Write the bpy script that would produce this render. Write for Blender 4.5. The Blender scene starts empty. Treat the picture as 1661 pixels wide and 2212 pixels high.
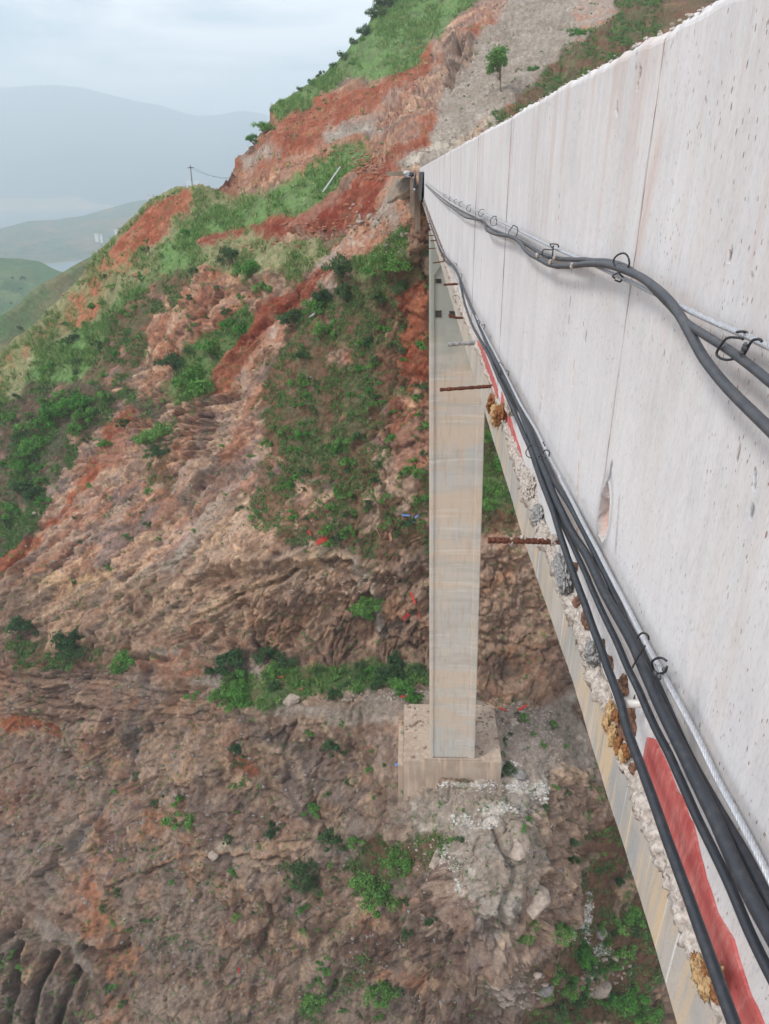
import bpy, bmesh, math, random
import numpy as np
from mathutils import Matrix, Vector
R = math.radians
rng = np.random.default_rng(7)
random.seed(7)
sc = bpy.context.scene
col = sc.collection

# ------------------------------------------------------------------ camera, sky, sun, exposure
F = 1475.; CX, CY = 830.5, 1106.
_yc = np.array([62.5, 741, -F]); _d = (F*F + 62.5*64)/741
_zc = -np.array([64, -_d, -F]); _yc /= np.linalg.norm(_yc); _zc -= (_zc@_yc)*_yc; _zc /= np.linalg.norm(_zc)
_xc = np.cross(_yc, _zc)
CAM = np.array([_xc, _yc, _zc])          # camera -> world rotation (bridge runs along +Y, camera at the origin)
cd = bpy.data.cameras.new('camera'); cam = bpy.data.objects.new('camera', cd); col.objects.link(cam)
m4 = Matrix.Identity(4)
for i in range(3):
    for j in range(3): m4[i][j] = CAM[i][j]
cam.matrix_world = m4
cd.sensor_fit = 'VERTICAL'; cd.sensor_height = 36; cd.sensor_width = 27; cd.lens = 24.0
cd.clip_start = 0.02; cd.clip_end = 30000
cd.dof.use_dof = True; cd.dof.focus_distance = 2.1; cd.dof.aperture_fstop = 12.0
sc.camera = cam

world = bpy.data.worlds.new('World'); sc.world = world; world.use_nodes = True
SUN_EL, SUN_ROT = R(52), R(-155)
wn = world.node_tree; wn.nodes.clear()
def wnode(t, **k):
    n = wn.nodes.new(t)
    for a, b in k.items(): setattr(n, a, b)
    return n
wo = wnode('ShaderNodeOutputWorld'); bg = wnode('ShaderNodeBackground'); bg.inputs['Strength'].default_value = 0.1
sky = wnode('ShaderNodeTexSky', sky_type='NISHITA', sun_disc=False); sky.sun_elevation = SUN_EL; sky.sun_rotation = SUN_ROT
tc = wnode('ShaderNodeTexCoord'); mp = wnode('ShaderNodeMapping'); mp.inputs['Scale'].default_value = (1.1, 1.1, 5.0)
wn.links.new(tc.outputs['Generated'], mp.inputs['Vector'])
nz = wnode('ShaderNodeTexNoise'); nz.inputs['Scale'].default_value = 2.2; nz.inputs['Detail'].default_value = 7; nz.inputs['Roughness'].default_value = .55
nz.inputs['Distortion'].default_value = .5
wn.links.new(mp.outputs[0], nz.inputs['Vector'])
cr = wnode('ShaderNodeValToRGB'); cr.color_ramp.elements[0].position = .40; cr.color_ramp.elements[1].position = .56
cr.color_ramp.elements[0].color = (.16,.16,.16,1); cr.color_ramp.elements[1].color = (1,1,1,1)
wn.links.new(nz.outputs['Fac'], cr.inputs['Fac'])
mx = wnode('ShaderNodeMixRGB'); mx.inputs['Color2'].default_value = (8.7, 8.7, 8.8, 1)
wn.links.new(cr.outputs['Color'], mx.inputs['Fac']); wn.links.new(sky.outputs['Color'], mx.inputs['Color1'])
wn.links.new(mx.outputs[0], bg.inputs['Color']); wn.links.new(bg.outputs[0], wo.inputs['Surface'])

sd = bpy.data.lights.new('sun', 'SUN'); sd.energy = 1.5; sd.angle = R(12); sd.color = (1, .975, .94)
sun = bpy.data.objects.new('sun', sd); col.objects.link(sun)
# direction towards the sun: behind the camera and a little to its left
az = R(-120)     # measured from +Y clockwise
sdir = Vector((math.sin(az)*math.cos(SUN_EL), math.cos(az)*math.cos(SUN_EL), math.sin(SUN_EL)))
sun.rotation_euler = sdir.to_track_quat('Z', 'Y').to_euler()
sky.sun_rotation = az % (2*math.pi)
sc.view_settings.view_transform = 'Standard'; sc.view_settings.look = 'None'
sc.view_settings.gamma = 1; sc.view_settings.use_curve_mapping = False; sc.view_settings.exposure = .82
sc.cycles.volume_bounces = 1

# ------------------------------------------------------------------ helpers
def ray(u, w): return CAM @ np.array([u-CX, -(w-CY), -F])
def PX(u, w, x): r = ray(u, w); return r*x/r[0]
def PY(u, w, y): r = ray(u, w); return r*y/r[1]
def PZ(u, w, z): r = ray(u, w); return r*z/r[2]
def s2l(c): 
    c = np.asarray(c, float)/255.
    return np.where(c <= .04045, c/12.92, ((c+.055)/1.055)**2.4)
def _h(ix, iy, iz, seed):
    n = (ix.astype(np.uint32)*np.uint32(374761393) + iy.astype(np.uint32)*np.uint32(668265263) + iz.astype(np.uint32)*np.uint32(2246822519) + np.uint32(seed*3266489917 & 0xffffffff))
    n = (n ^ (n >> np.uint32(13)))*np.uint32(1274126177); n = n ^ (n >> np.uint32(16)); n = n*np.uint32(2654435761); n = n ^ (n >> np.uint32(15))
    return n.astype(np.float32)*np.float32(1/4294967295.)
def vn(x, y, z, seed=0):                 # value noise in 0..1
    x = np.asarray(x, np.float32); y = np.asarray(y, np.float32); z = np.asarray(z, np.float32)+np.zeros_like(x)
    fx = np.floor(x); fy = np.floor(y); fz = np.floor(z)
    ix = fx.astype(np.int32); iy = fy.astype(np.int32); iz = fz.astype(np.int32)
    tx = x-fx; ty = y-fy; tz = z-fz
    tx = tx*tx*tx*(tx*(tx*6-15)+10); ty = ty*ty*ty*(ty*(ty*6-15)+10); tz = tz*tz*tz*(tz*(tz*6-15)+10)
    def L(a, b, t): return a+(b-a)*t
    c = [[[_h(ix+a, iy+b, iz+d, seed) for d in (0, 1)] for b in (0, 1)] for a in (0, 1)]
    return L(L(L(c[0][0][0], c[1][0][0], tx), L(c[0][1][0], c[1][1][0], tx), ty),
             L(L(c[0][0][1], c[1][0][1], tx), L(c[0][1][1], c[1][1][1], tx), ty), tz)
def fbm(x, y, z, o=4, seed=0, g=.5):     # -> about -1..1
    s = 0; a = 1; t = 0
    for i in range(o):
        s = s+a*(vn(x*2**i, y*2**i, z*2**i, seed+i*7)*2-1); t += a; a *= g
    return s/t
def ridged(x, y, z, o=4, seed=0, g=.55):
    s = 0; a = 1; t = 0
    for i in range(o):
        s = s+a*(1-np.abs(vn(x*2**i, y*2**i, z*2**i, seed+i*7)*2-1)*2); t += a; a *= g
    return s/t
def worley(x, y, z, seed):
    """blocks: per block a random tilt; returns (height of the tilted face, distance to the block edge, block tone)"""
    x, y, z = [np.asarray(a, np.float32) for a in (x, y, z)]; fx, fy, fz = np.floor(x), np.floor(y), np.floor(z)
    ix, iy, iz = fx.astype(np.int32), fy.astype(np.int32), fz.astype(np.int32)
    d1 = np.full(x.shape, 9., np.float32); d2 = d1.copy(); H = np.zeros_like(x); Tn = np.zeros_like(x)
    for a in (-1, 0, 1):
        for b in (-1, 0, 1):
            for c in (-1, 0, 1):
                jx, jy, jz = ix+a, iy+b, iz+c
                dx = jx+_h(jx, jy, jz, seed)-x; dy = jy+_h(jx, jy, jz, seed+1)-y; dz = jz+_h(jx, jy, jz, seed+2)-z
                d = np.sqrt(dx*dx+dy*dy+dz*dz); n = d < d1
                d2 = np.where(n, d1, np.minimum(d2, d)); t_ = _h(jx, jy, jz, seed+3); t2_ = _h(jx, jy, jz, seed+4); t3_ = _h(jx, jy, jz, seed+5)
                H = np.where(n, (t_-.5)*1.2+(t2_-.5)*2*dx+(t3_-.5)*2*dy+(_h(jx, jy, jz, seed+6)-.5)*1.6*dz, H); Tn = np.where(n, t2_, Tn); d1 = np.where(n, d, d1)
    return H, d2-d1, Tn
def inpoly(u, w, P):
    ins = np.zeros(u.shape, bool); n = len(P)
    for i in range(n):
        x1, y1 = P[i]; x2, y2 = P[(i+1) % n]
        if y1 == y2: continue
        c = ((w < y1) != (w < y2)) & (u < (x2-x1)*(w-y1)/(y2-y1)+x1)
        ins ^= c
    return ins

def meshobj(name, V, Fs, mat, parent=None, smooth=False, cols=None, mats=None, midx=None):
    me = bpy.data.meshes.new(name)
    V = np.asarray(V, np.float32)
    if isinstance(Fs, np.ndarray):
        k = Fs.shape[1]; n = len(Fs)
        me.vertices.add(len(V)); me.vertices.foreach_set('co', V.ravel())
        me.loops.add(n*k); me.loops.foreach_set('vertex_index', Fs.astype(np.int32).ravel())
        me.polygons.add(n); me.polygons.foreach_set('loop_start', np.arange(0, n*k, k, dtype=np.int32))
        me.update(calc_edges=True); me.validate()
    else:
        me.from_pydata([tuple(map(float, v)) for v in V], [], Fs); me.update()
    if smooth: me.polygons.foreach_set('use_smooth', np.ones(len(me.polygons), bool))
    if cols is not None:
        a = me.color_attributes.new('col', 'FLOAT_COLOR', 'POINT')
        c = np.ones((len(V), 4), np.float32); c[:, :3] = cols; a.data.foreach_set('color', c.ravel())
    if mats:
        for m in mats: me.materials.append(m)
        me.polygons.foreach_set('material_index', np.asarray(midx, np.int32))
    elif mat: me.materials.append(mat)
    o = bpy.data.objects.new(name, me); col.objects.link(o)
    if parent: o.parent = parent
    return o
def tag(o, label=None, cat=None, group=None, kind=None):
    if label: o['label'] = label
    if cat: o['category'] = cat
    if group: o['group'] = group
    if kind: o['kind'] = kind
    return o
def empty(name, loc, label=None, cat=None, group=None):
    o = bpy.data.objects.new(name, None); col.objects.link(o); o.location = tuple(map(float, loc)); o.empty_display_size = .2
    return tag(o, label, cat, group)
def child(o, root):                       # parent in place (roots are never rotated when this is used)
    o.parent = root; o.location = Vector(o.location)-Vector(root.location); return o
def grid_faces(nr, nc, off=0):
    i = np.arange(nr-1)[:, None]*nc+np.arange(nc-1)[None, :]
    return np.stack([i, i+1, i+nc+1, i+nc], -1).reshape(-1, 4)+off
def box(x0, x1, y0, y1, z0, z1):
    V = [(x, y, z) for x in (x0, x1) for y in (y0, y1) for z in (z0, z1)]
    return V, [(0, 1, 3, 2), (4, 6, 7, 5), (0, 4, 5, 1), (2, 3, 7, 6), (0, 2, 6, 4), (1, 5, 7, 3)]
def bevbox(name, x0, x1, y0, y1, z0, z1, mat, parent=None, b=.02):
    V, Fs = box(x0, x1, y0, y1, z0, z1)
    o = meshobj(name, V, Fs, mat, parent)
    bm = bmesh.new(); bm.from_mesh(o.data); bmesh.ops.recalc_face_normals(bm, faces=bm.faces)
    bmesh.ops.bevel(bm, geom=bm.edges[:], offset=b, segments=2, affect='EDGES'); bm.to_mesh(o.data); bm.free()
    return o
def catmull(P, n):
    P = np.asarray(P, float); Q = np.vstack([2*P[0]-P[1], P, 2*P[-1]-P[-2]]); out = []
    for i in range(1, len(Q)-2):
        for t in np.linspace(0, 1, n, endpoint=False):
            a, b, c, d = Q[i-1:i+3]
            out.append(.5*(2*b+(c-a)*t+(2*a-5*b+4*c-d)*t*t+(3*b-a-3*c+d)*t**3))
    out.append(Q[-2]); return np.array(out)
def frames(C):
    T = np.gradient(C, axis=0); T /= np.linalg.norm(T, axis=1)[:, None]+1e-12
    up = np.array([.13, .31, .94]); n = np.cross(up, T[0]); n /= np.linalg.norm(n); N = [n]
    for i in range(1, len(C)):
        n = N[-1]-(N[-1]@T[i])*T[i]; n /= np.linalg.norm(n); N.append(n)
    N = np.array(N); return T, N, np.cross(T, N)
def tube(C, r, seg=10, caps=True):
    C = np.asarray(C, float); r = np.broadcast_to(np.asarray(r, float), (len(C),)); T, N, B = frames(C)
    a = np.linspace(0, 2*np.pi, seg, endpoint=False)
    V = C[:, None, :]+r[:, None, None]*(np.cos(a)[None, :, None]*N[:, None, :]+np.sin(a)[None, :, None]*B[:, None, :])
    V = V.reshape(-1, 3); Fs = []
    n = len(C)
    i = np.arange(n-1)[:, None]*seg; j = np.arange(seg)[None, :]; k = (j+1) % seg
    Fq = np.stack([i+j, i+k, i+seg+k, i+seg+j], -1).reshape(-1, 4)
    if caps:
        V = np.vstack([V, C[0], C[-1]]); c0 = n*seg; c1 = c0+1; j = np.arange(seg); k = (j+1) % seg
        e0 = np.stack([np.full(seg, c0), k, j, j], -1); e1 = np.stack([np.full(seg, c1), (n-1)*seg+j, (n-1)*seg+k, (n-1)*seg+k], -1)
        tri = [tuple(q[:3]) for q in e0]+[tuple(q[:3]) for q in e1]
        return V, [tuple(q) for q in Fq]+tri
    return V, [tuple(q) for q in Fq]
class MB:
    def __init__(s): s.V = []; s.F = []; s.n = 0
    def add(s, V, Fs):
        s.V.append(np.asarray(V, float)); s.F += [tuple(int(i)+s.n for i in f) for f in Fs]; s.n += len(V)
    def build(s, name, mat, parent=None, smooth=False): return meshobj(name, np.vstack(s.V), s.F, mat, parent, smooth)
def ico(sub=2):
    bm = bmesh.new(); bmesh.ops.create_icosphere(bm, subdivisions=sub, radius=1)
    V = np.array([v.co[:] for v in bm.verts]); Fs = np.array([[v.index for v in f.verts] for f in bm.faces]); bm.free(); return V, Fs

# ------------------------------------------------------------------ materials
def mat(name):
    m = bpy.data.materials.new(name); m.use_nodes = True; nt = m.node_tree
    return m, nt, nt.nodes['Principled BSDF']
def nd(nt, t, **k):
    n = nt.nodes.new(t)
    for a, b in k.items(): setattr(n, a, b)
    return n
def noise(nt, vec, scale, detail=4, rough=.55, mapscale=None):
    if mapscale:
        mpn = nd(nt, 'ShaderNodeMapping'); mpn.inputs['Scale'].default_value = mapscale; nt.links.new(vec, mpn.inputs['Vector']); vec = mpn.outputs[0]
    n = nd(nt, 'ShaderNodeTexNoise'); n.inputs['Scale'].default_value = scale; n.inputs['Detail'].default_value = detail; n.inputs['Roughness'].default_value = rough
    nt.links.new(vec, n.inputs['Vector']); return n.outputs['Fac']
def ramp(nt, fac, p0, p1, c0=0., c1=1.):
    r = nd(nt, 'ShaderNodeMapRange'); r.inputs['From Min'].default_value = p0; r.inputs['From Max'].default_value = p1
    r.inputs['To Min'].default_value = c0; r.inputs['To Max'].default_value = c1; nt.links.new(fac, r.inputs['Value']); return r.outputs[0]
def mixc(nt, fac, a, b, mode='MIX'):
    n = nd(nt, 'ShaderNodeMixRGB', blend_type=mode)
    for s, v in ((0, fac), (1, a), (2, b)):
        if isinstance(v, bpy.types.NodeSocket): nt.links.new(v, n.inputs[s])
        elif s == 0: n.inputs[0].default_value = v
        else: n.inputs[s].default_value = (*v, 1)
    return n.outputs[0]
def mth(nt, op, a, b=None, c=None):
    n = nd(nt, 'ShaderNodeMath', operation=op)
    for i, v in enumerate((a, b, c)):
        if v is None: continue
        if isinstance(v, bpy.types.NodeSocket): nt.links.new(v, n.inputs[i])
        else: n.inputs[i].default_value = v
    return n.outputs[0]
def bump(nt, bsdf, h, strength, dist):
    b = nd(nt, 'ShaderNodeBump'); b.inputs['Strength'].default_value = strength; b.inputs['Distance'].default_value = dist
    nt.links.new(h, b.inputs['Height']); nt.links.new(b.outputs[0], bsdf.inputs['Normal'])
def simple(name, c, rough=.6, metal=0., var=.15, scale=20, bs=.3, bd=.002, c2=None):
    m, nt, b = mat(name); pos = nd(nt, 'ShaderNodeNewGeometry').outputs['Position']
    n = noise(nt, pos, scale, 5); c = s2l(c); c2 = s2l(c2) if c2 is not None else c*(1-var*2)
    nt.links.new(mixc(nt, ramp(nt, n, .35, .68), tuple(c2), tuple(c)), b.inputs['Base Color'])
    b.inputs['Roughness'].default_value = rough; b.inputs['Metallic'].default_value = metal; bump(nt, b, n, bs, bd); return m

def m_wall():
    m, nt, b = mat('cast_concrete'); pos = nd(nt, 'ShaderNodeNewGeometry').outputs['Position']
    base = tuple(s2l((218, 216, 216)))
    c = mixc(nt, ramp(nt, noise(nt, pos, 1.6, 7, .68), .42, .66, 0, .95), base, tuple(s2l((202, 200, 200))))
    # vertical run stains
    c = mixc(nt, ramp(nt, noise(nt, pos, 1, 5, .6, (1, 14, .9)), .50, .74, 0, .35), c, tuple(s2l((208, 190, 180))))
    c = mixc(nt, ramp(nt, noise(nt, pos, 1, 4, .55, (1, 40, 3.2)), .46, .8, 0, .28), c, tuple(s2l((182, 178, 178))))
    c = mixc(nt, ramp(nt, noise(nt, pos, 1, 4, .55, (1, 24, 1.6)), .52, .78, 0, .35), c, tuple(s2l((232, 228, 226))))
    fine = noise(nt, pos, 1, 3, .6, (1, 260, 60))
    c = mixc(nt, ramp(nt, fine, .30, .50, .32, 0), c, tuple(s2l((150, 145, 145))))
    # brown stains hanging from the top edge, near z = .25
    sep = nd(nt, 'ShaderNodeSeparateXYZ'); nt.links.new(pos, sep.inputs[0])
    edge = ramp(nt, sep.outputs['Z'], -.45, .25)
    st = mth(nt, 'MULTIPLY', ramp(nt, noise(nt, pos, 1, 4, .6, (1, 7, .5)), .50, .66), edge)
    c = mixc(nt, mth(nt, 'MULTIPLY', st, .42), c, tuple(s2l((190, 160, 142))))
    # air pits
    height = noise(nt, pos, 1, 5, .65, (120, 120, 50)); 
    pitsum = None
    for sy, sz, th, keep in ((20, 9.0, .075, .72), (46, 18, .12, .70), (110, 42, .20, .55)):
        mpn = nd(nt, 'ShaderNodeMapping'); mpn.inputs['Scale'].default_value = (0.001, sy, sz); nt.links.new(pos, mpn.inputs['Vector'])
        wr = nd(nt, 'ShaderNodeTexNoise'); wr.inputs['Scale'].default_value = 2.3; wr.inputs['Detail'].default_value = 2; nt.links.new(mpn.outputs[0], wr.inputs['Vector'])
        va = nd(nt, 'ShaderNodeVectorMath', operation='MULTIPLY_ADD'); nt.links.new(wr.outputs['Color'], va.inputs[0]); va.inputs[1].default_value = (.0, .35, .35); nt.links.new(mpn.outputs[0], va.inputs[2])
        vo = nd(nt, 'ShaderNodeTexVoronoi'); vo.inputs['Scale'].default_value = 1; nt.links.new(va.outputs[0], vo.inputs['Vector'])
        sp = nd(nt, 'ShaderNodeSeparateXYZ'); nt.links.new(vo.outputs['Color'], sp.inputs[0])
        size = mth(nt, 'MULTIPLY', ramp(nt, sp.outputs['X'], keep, 1.0, 0, 1), th)
        pit = mth(nt, 'MULTIPLY', ramp(nt, mth(nt, 'SUBTRACT', size, vo.outputs['Distance']), -.004, .03), mth(nt, 'GREATER_THAN', sp.outputs['X'], keep))
        pitsum = pit if pitsum is None else mth(nt, 'MAXIMUM', pitsum, pit)
    pitsum = mth(nt, 'MULTIPLY', pitsum, ramp(nt, noise(nt, pos, 2.6, 3, .6), .42, .58, .08, 1))
    dk = mixc(nt, ramp(nt, noise(nt, pos, 9, 2), .45, .6), tuple(s2l((142, 118, 110))), tuple(s2l((138, 98, 84))))
    c = mixc(nt, mth(nt, 'MULTIPLY', pitsum, .85), c, dk)
    # stain attribute painted on the panels: gouges and rust marks
    at = nd(nt, 'ShaderNodeAttribute', attribute_name='mark'); sa = nd(nt, 'ShaderNodeSeparateXYZ'); nt.links.new(at.outputs['Color'], sa.inputs[0])
    c = mixc(nt, sa.outputs['X'], c, tuple(s2l((98, 82, 76)))); c = mixc(nt, sa.outputs['Y'], c, tuple(s2l((196, 158, 138))))
    c = mixc(nt, sa.outputs['Z'], c, tuple(s2l((120, 122, 126))))
    nt.links.new(c, b.inputs['Base Color']); b.inputs['Roughness'].default_value = .82; b.inputs['Specular IOR Level'].default_value = .25
    h = mth(nt, 'SUBTRACT', mth(nt, 'MULTIPLY', height, .35), pitsum); bump(nt, b, h, .55, .0035)
    return m
def m_fascia():
    m, nt, b = mat('stained_beam_concrete'); pos = nd(nt, 'ShaderNodeNewGeometry').outputs['Position']
    c = mixc(nt, ramp(nt, noise(nt, pos, 3, 5, .6, (1, 1.2, .8)), .42, .62), tuple(s2l((186, 178, 168))), tuple(s2l((160, 160, 158))))
    c = mixc(nt, ramp(nt, noise(nt, pos, 1, 4, .6, (1, 17, 1.6)), .47, .62, 0, .8), c, tuple(s2l((208, 182, 146))))
    c = mixc(nt, ramp(nt, noise(nt, pos, 1, 4, .6, (1, 48, 1.7)), .56, .70, 0, .8), c, tuple(s2l((150, 148, 146))))
    c = mixc(nt, ramp(nt, noise(nt, pos, 1, 3, .5, (1, 80, 1.3)), .64, .69, 0, .75), c, tuple(s2l((222, 220, 215))))
    c = mixc(nt, ramp(nt, noise(nt, pos, 160, 3, .6), .60, .7, 0, .5), c, tuple(s2l((110, 100, 92))))
    nt.links.new(c, b.inputs['Base Color']); b.inputs['Roughness'].default_value = .75; bump(nt, b, noise(nt, pos, 60, 6), .25, .004); return m
def m_pier():
    m, nt, b = mat('pier_concrete'); pos = nd(nt, 'ShaderNodeNewGeometry').outputs['Position']
    c = mixc(nt, ramp(nt, noise(nt, pos, 1, 4, .6, (.12, .12, .28)), .42, .6), tuple(s2l((188, 181, 171))), tuple(s2l((178, 176, 170))))
    c = mixc(nt, ramp(nt, noise(nt, pos, 1, 4, .6, (1.6, 1.6, .22)), .46, .68, 0, .5), c, tuple(s2l((198, 176, 152))))
    c = mixc(nt, ramp(nt, noise(nt, pos, 1, 4, .55, (.25, .25, 1.7)), .50, .66, 0, .65), c, tuple(s2l((168, 162, 152))))
    c = mixc(nt, ramp(nt, noise(nt, pos, 1, 3, .6, (.1, .1, .55)), .48, .56, 0, .6), c, tuple(s2l((196, 174, 150))))
    c = mixc(nt, ramp(nt, noise(nt, pos, 1, 4, .6, (.2, .2, 4.5)), .58, .66, 0, .5), c, tuple(s2l((206, 202, 194))))
    c = mixc(nt, ramp(nt, noise(nt, pos, 1, 3, .6, (5, 5, .7)), .50, .72, 0, .45), c, tuple(s2l((164, 142, 122))))
    sep = nd(nt, 'ShaderNodeSeparateXYZ'); nt.links.new(pos, sep.inputs[0])
    top = ramp(nt, mth(nt, 'ADD', sep.outputs['Z'], ramp(nt, noise(nt, pos, .8, 4), .3, .7, -1.2, 1.2)), -11.5, -8)
    c = mixc(nt, mth(nt, 'MULTIPLY', top, .8), c, tuple(s2l((140, 148, 140))))  # shade under the deck, painted into the upper shaft as a grey-green tone
    nt.links.new(c, b.inputs['Base Color']); b.inputs['Roughness'].default_value = .85; bump(nt, b, noise(nt, pos, 3, 6, .6, (1, 1, 3)), .35, .05); return m
def m_ground(name='hillside_ground', fs=1., bd=.12):
    m, nt, b = mat(name); pos = nd(nt, 'ShaderNodeNewGeometry').outputs['Position']
    at = nd(nt, 'ShaderNodeAttribute', attribute_name='col')
    n1 = noise(nt, pos, 2.2*fs, 8, .68); n2 = noise(nt, pos, 9*fs, 5, .6)
    k = mth(nt, 'MULTIPLY', ramp(nt, n1, .3, .7, .62, 1.38), ramp(nt, n2, .3, .7, .78, 1.22))
    cmb = nd(nt, 'ShaderNodeCombineXYZ')
    for i in range(3): nt.links.new(k, cmb.inputs[i])
    c = mixc(nt, 1., at.outputs['Color'], cmb.outputs[0], 'MULTIPLY')
    nt.links.new(c, b.inputs['Base Color']); b.inputs['Roughness'].default_value = .95; b.inputs['Specular IOR Level'].default_value = .12
    bump(nt, b, mth(nt, 'ADD', n1, mth(nt, 'MULTIPLY', n2, .4)), .9, bd); return m
def m_leaf(name, c0, c1, tr=.35):
    m, nt, b = mat(name); at = nd(nt, 'ShaderNodeAttribute', attribute_name='col'); oi = nd(nt, 'ShaderNodeObjectInfo')
    c = mixc(nt, oi.outputs['Random'], tuple(s2l(c0)), tuple(s2l(c1))); c = mixc(nt, 1., c, at.outputs['Color'], 'MULTIPLY')
    nt.links.new(c, b.inputs['Base Color']); b.inputs['Roughness'].default_value = .7; b.inputs['Specular IOR Level'].default_value = .2
    t = nd(nt, 'ShaderNodeBsdfTranslucent'); nt.links.new(c, t.inputs['Color']); ms = nd(nt, 'ShaderNodeMixShader'); ms.inputs[0].default_value = tr
    nt.links.new(b.outputs[0], ms.inputs[1]); nt.links.new(t.outputs[0], ms.inputs[2]); nt.links.new(ms.outputs[0], nt.nodes['Material Output'].inputs['Surface'])
    return m
def m_attr(name, rough=.9):
    m, nt, b = mat(name); at = nd(nt, 'ShaderNodeAttribute', attribute_name='col')
    nt.links.new(at.outputs['Color'], b.inputs['Base Color']); b.inputs['Roughness'].default_value = rough; b.inputs['Specular IOR Level'].default_value = .15; return m
WALL = m_wall(); FASC = m_fascia(); PIER = m_pier(); GROUND = m_ground(); FARG = m_ground('far_ground', .03, 3.); MIDG = m_ground('mid_ground', .25, .4)
LEAF = m_leaf('leaf_green', (76, 134, 58), (112, 152, 84)); LEAFD = m_leaf('leaf_dark', (54, 90, 56), (86, 112, 74)); BLADE = m_attr('grass_blades'); WEED = m_attr('weed_leaves')
BARK = simple('bark', (120, 100, 84), .9, 0, .2, 8)
def m_cable():
    m, nt, b = mat('black_cable_sheath'); pos = nd(nt, 'ShaderNodeNewGeometry').outputs['Position']
    n = noise(nt, pos, 55, 5, .6); c = mixc(nt, ramp(nt, n, .50, .80, 0, .4), tuple(s2l((46, 49, 56))), tuple(s2l((100, 99, 98))))
    c = mixc(nt, ramp(nt, noise(nt, pos, 210, 2, .5), .66, .70, 0, .8), c, tuple(s2l((20, 20, 22))))
    nt.links.new(c, b.inputs['Base Color']); b.inputs['Roughness'].default_value = .42; b.inputs['Specular IOR Level'].default_value = .55
    bump(nt, b, noise(nt, pos, 90, 4), .06, .001); return m
CABLE = m_cable()
def m_cable2():
    m, nt, b = mat('dusty_grey_cable_sheath'); pos = nd(nt, 'ShaderNodeNewGeometry').outputs['Position']
    n = noise(nt, pos, 40, 5, .6); c = mixc(nt, ramp(nt, n, .40, .70, 0, .7), tuple(s2l((68, 71, 78))), tuple(s2l((94, 93, 92))))
    nt.links.new(c, b.inputs['Base Color']); b.inputs['Roughness'].default_value = .5; bump(nt, b, n, .15, .002); return m
CABLE2 = m_cable2()
STEEL = simple('galvanised_steel', (205, 206, 210), .45, .55, .12, 120, .4, .001); WIRE = simple('dark_wire', (62, 64, 68), .5, .3, .2, 80)
RUST = simple('rusty_steel', (118, 66, 44), .9, 0, .3, 90, .8, .003, (62, 40, 34)); CLAMP = simple('clamp_iron', (92, 94, 98), .5, .5, .15, 60)
MORTAR = simple('rough_mortar', (214, 205, 196), .95, 0, .25, 75, 1., .008, (160, 148, 138)); GMORTAR = simple('grey_mortar', (178, 176, 174), .95, 0, .25, 90, 1., .008, (112, 112, 112))
BMORTAR = simple('brown_mortar', (150, 112, 90), .95, 0, .25, 45, 1., .006, (84, 62, 52))
FOAM = simple('yellow_foam', (210, 182, 138), 1., 0, .25, 70, 1., .006, (156, 120, 84)); FOAM.node_tree.nodes['Principled BSDF'].inputs['Specular IOR Level'].default_value = .1; PVC = simple('white_plastic_pipe', (222, 216, 212), .35, 0, .04, 30, .1)
def m_red():
    m, nt, b = mat('red_film_plywood'); pos = nd(nt, 'ShaderNodeNewGeometry').outputs['Position']
    c = mixc(nt, ramp(nt, noise(nt, pos, 9, 6, .65), .38, .62), tuple(s2l((196, 100, 96))), tuple(s2l((178, 80, 78))))
    c = mixc(nt, ramp(nt, noise(nt, pos, 1, 5, .7, (30, 60, 12)), .46, .66, 0, .75), c, tuple(s2l((212, 142, 134))))
    c = mixc(nt, ramp(nt, noise(nt, pos, 4, 7, .7), .52, .66, 0, .55), c, tuple(s2l((150, 92, 84))))
    c = mixc(nt, ramp(nt, noise(nt, pos, 70, 3), .66, .72, 0, .6), c, tuple(s2l((96, 50, 44))))
    nt.links.new(c, b.inputs['Base Color']); b.inputs['Roughness'].default_value = .7; bump(nt, b, noise(nt, pos, 150, 4), .4, .002); return m
RED = m_red()
TARPB = simple('black_tarpaulin', (40, 44, 50), .5, 0, .2, 3, .5, .02); TARPW = simple('pale_sheeting', (186, 188, 196), .6, 0, .15, 3, .5, .02)
ROCKM = simple('pale_boulder', (176, 160, 146), .95, 0, .2, 3, 1., .08); ROCKR = simple('red_boulder', (168, 112, 84), .95, 0, .2, 3, 1., .08)
ROCKG = simple('grey_boulder', (146, 140, 136), .95, 0, .2, 3, 1., .08); WHITE = simple('spilled_concrete', (206, 202, 196), .95, 0, .12, 4, 1., .05)
REDRAG = simple('red_cloth', (196, 66, 52), .9, 0, .15, 4); BLUERAG = simple('blue_plastic', (88, 128, 176), .6, 0, .15, 4); PLANK = simple('old_timber', (186, 144, 112), .9, 0, .2, 6)
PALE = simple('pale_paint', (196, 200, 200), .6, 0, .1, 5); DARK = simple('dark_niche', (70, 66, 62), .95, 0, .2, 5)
def m_water():
    m, nt, b = mat('lake_water'); b.inputs['Base Color'].default_value = (.10, .14, .15, 1); b.inputs['Roughness'].default_value = .22; return m
WATER = m_water()

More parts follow.
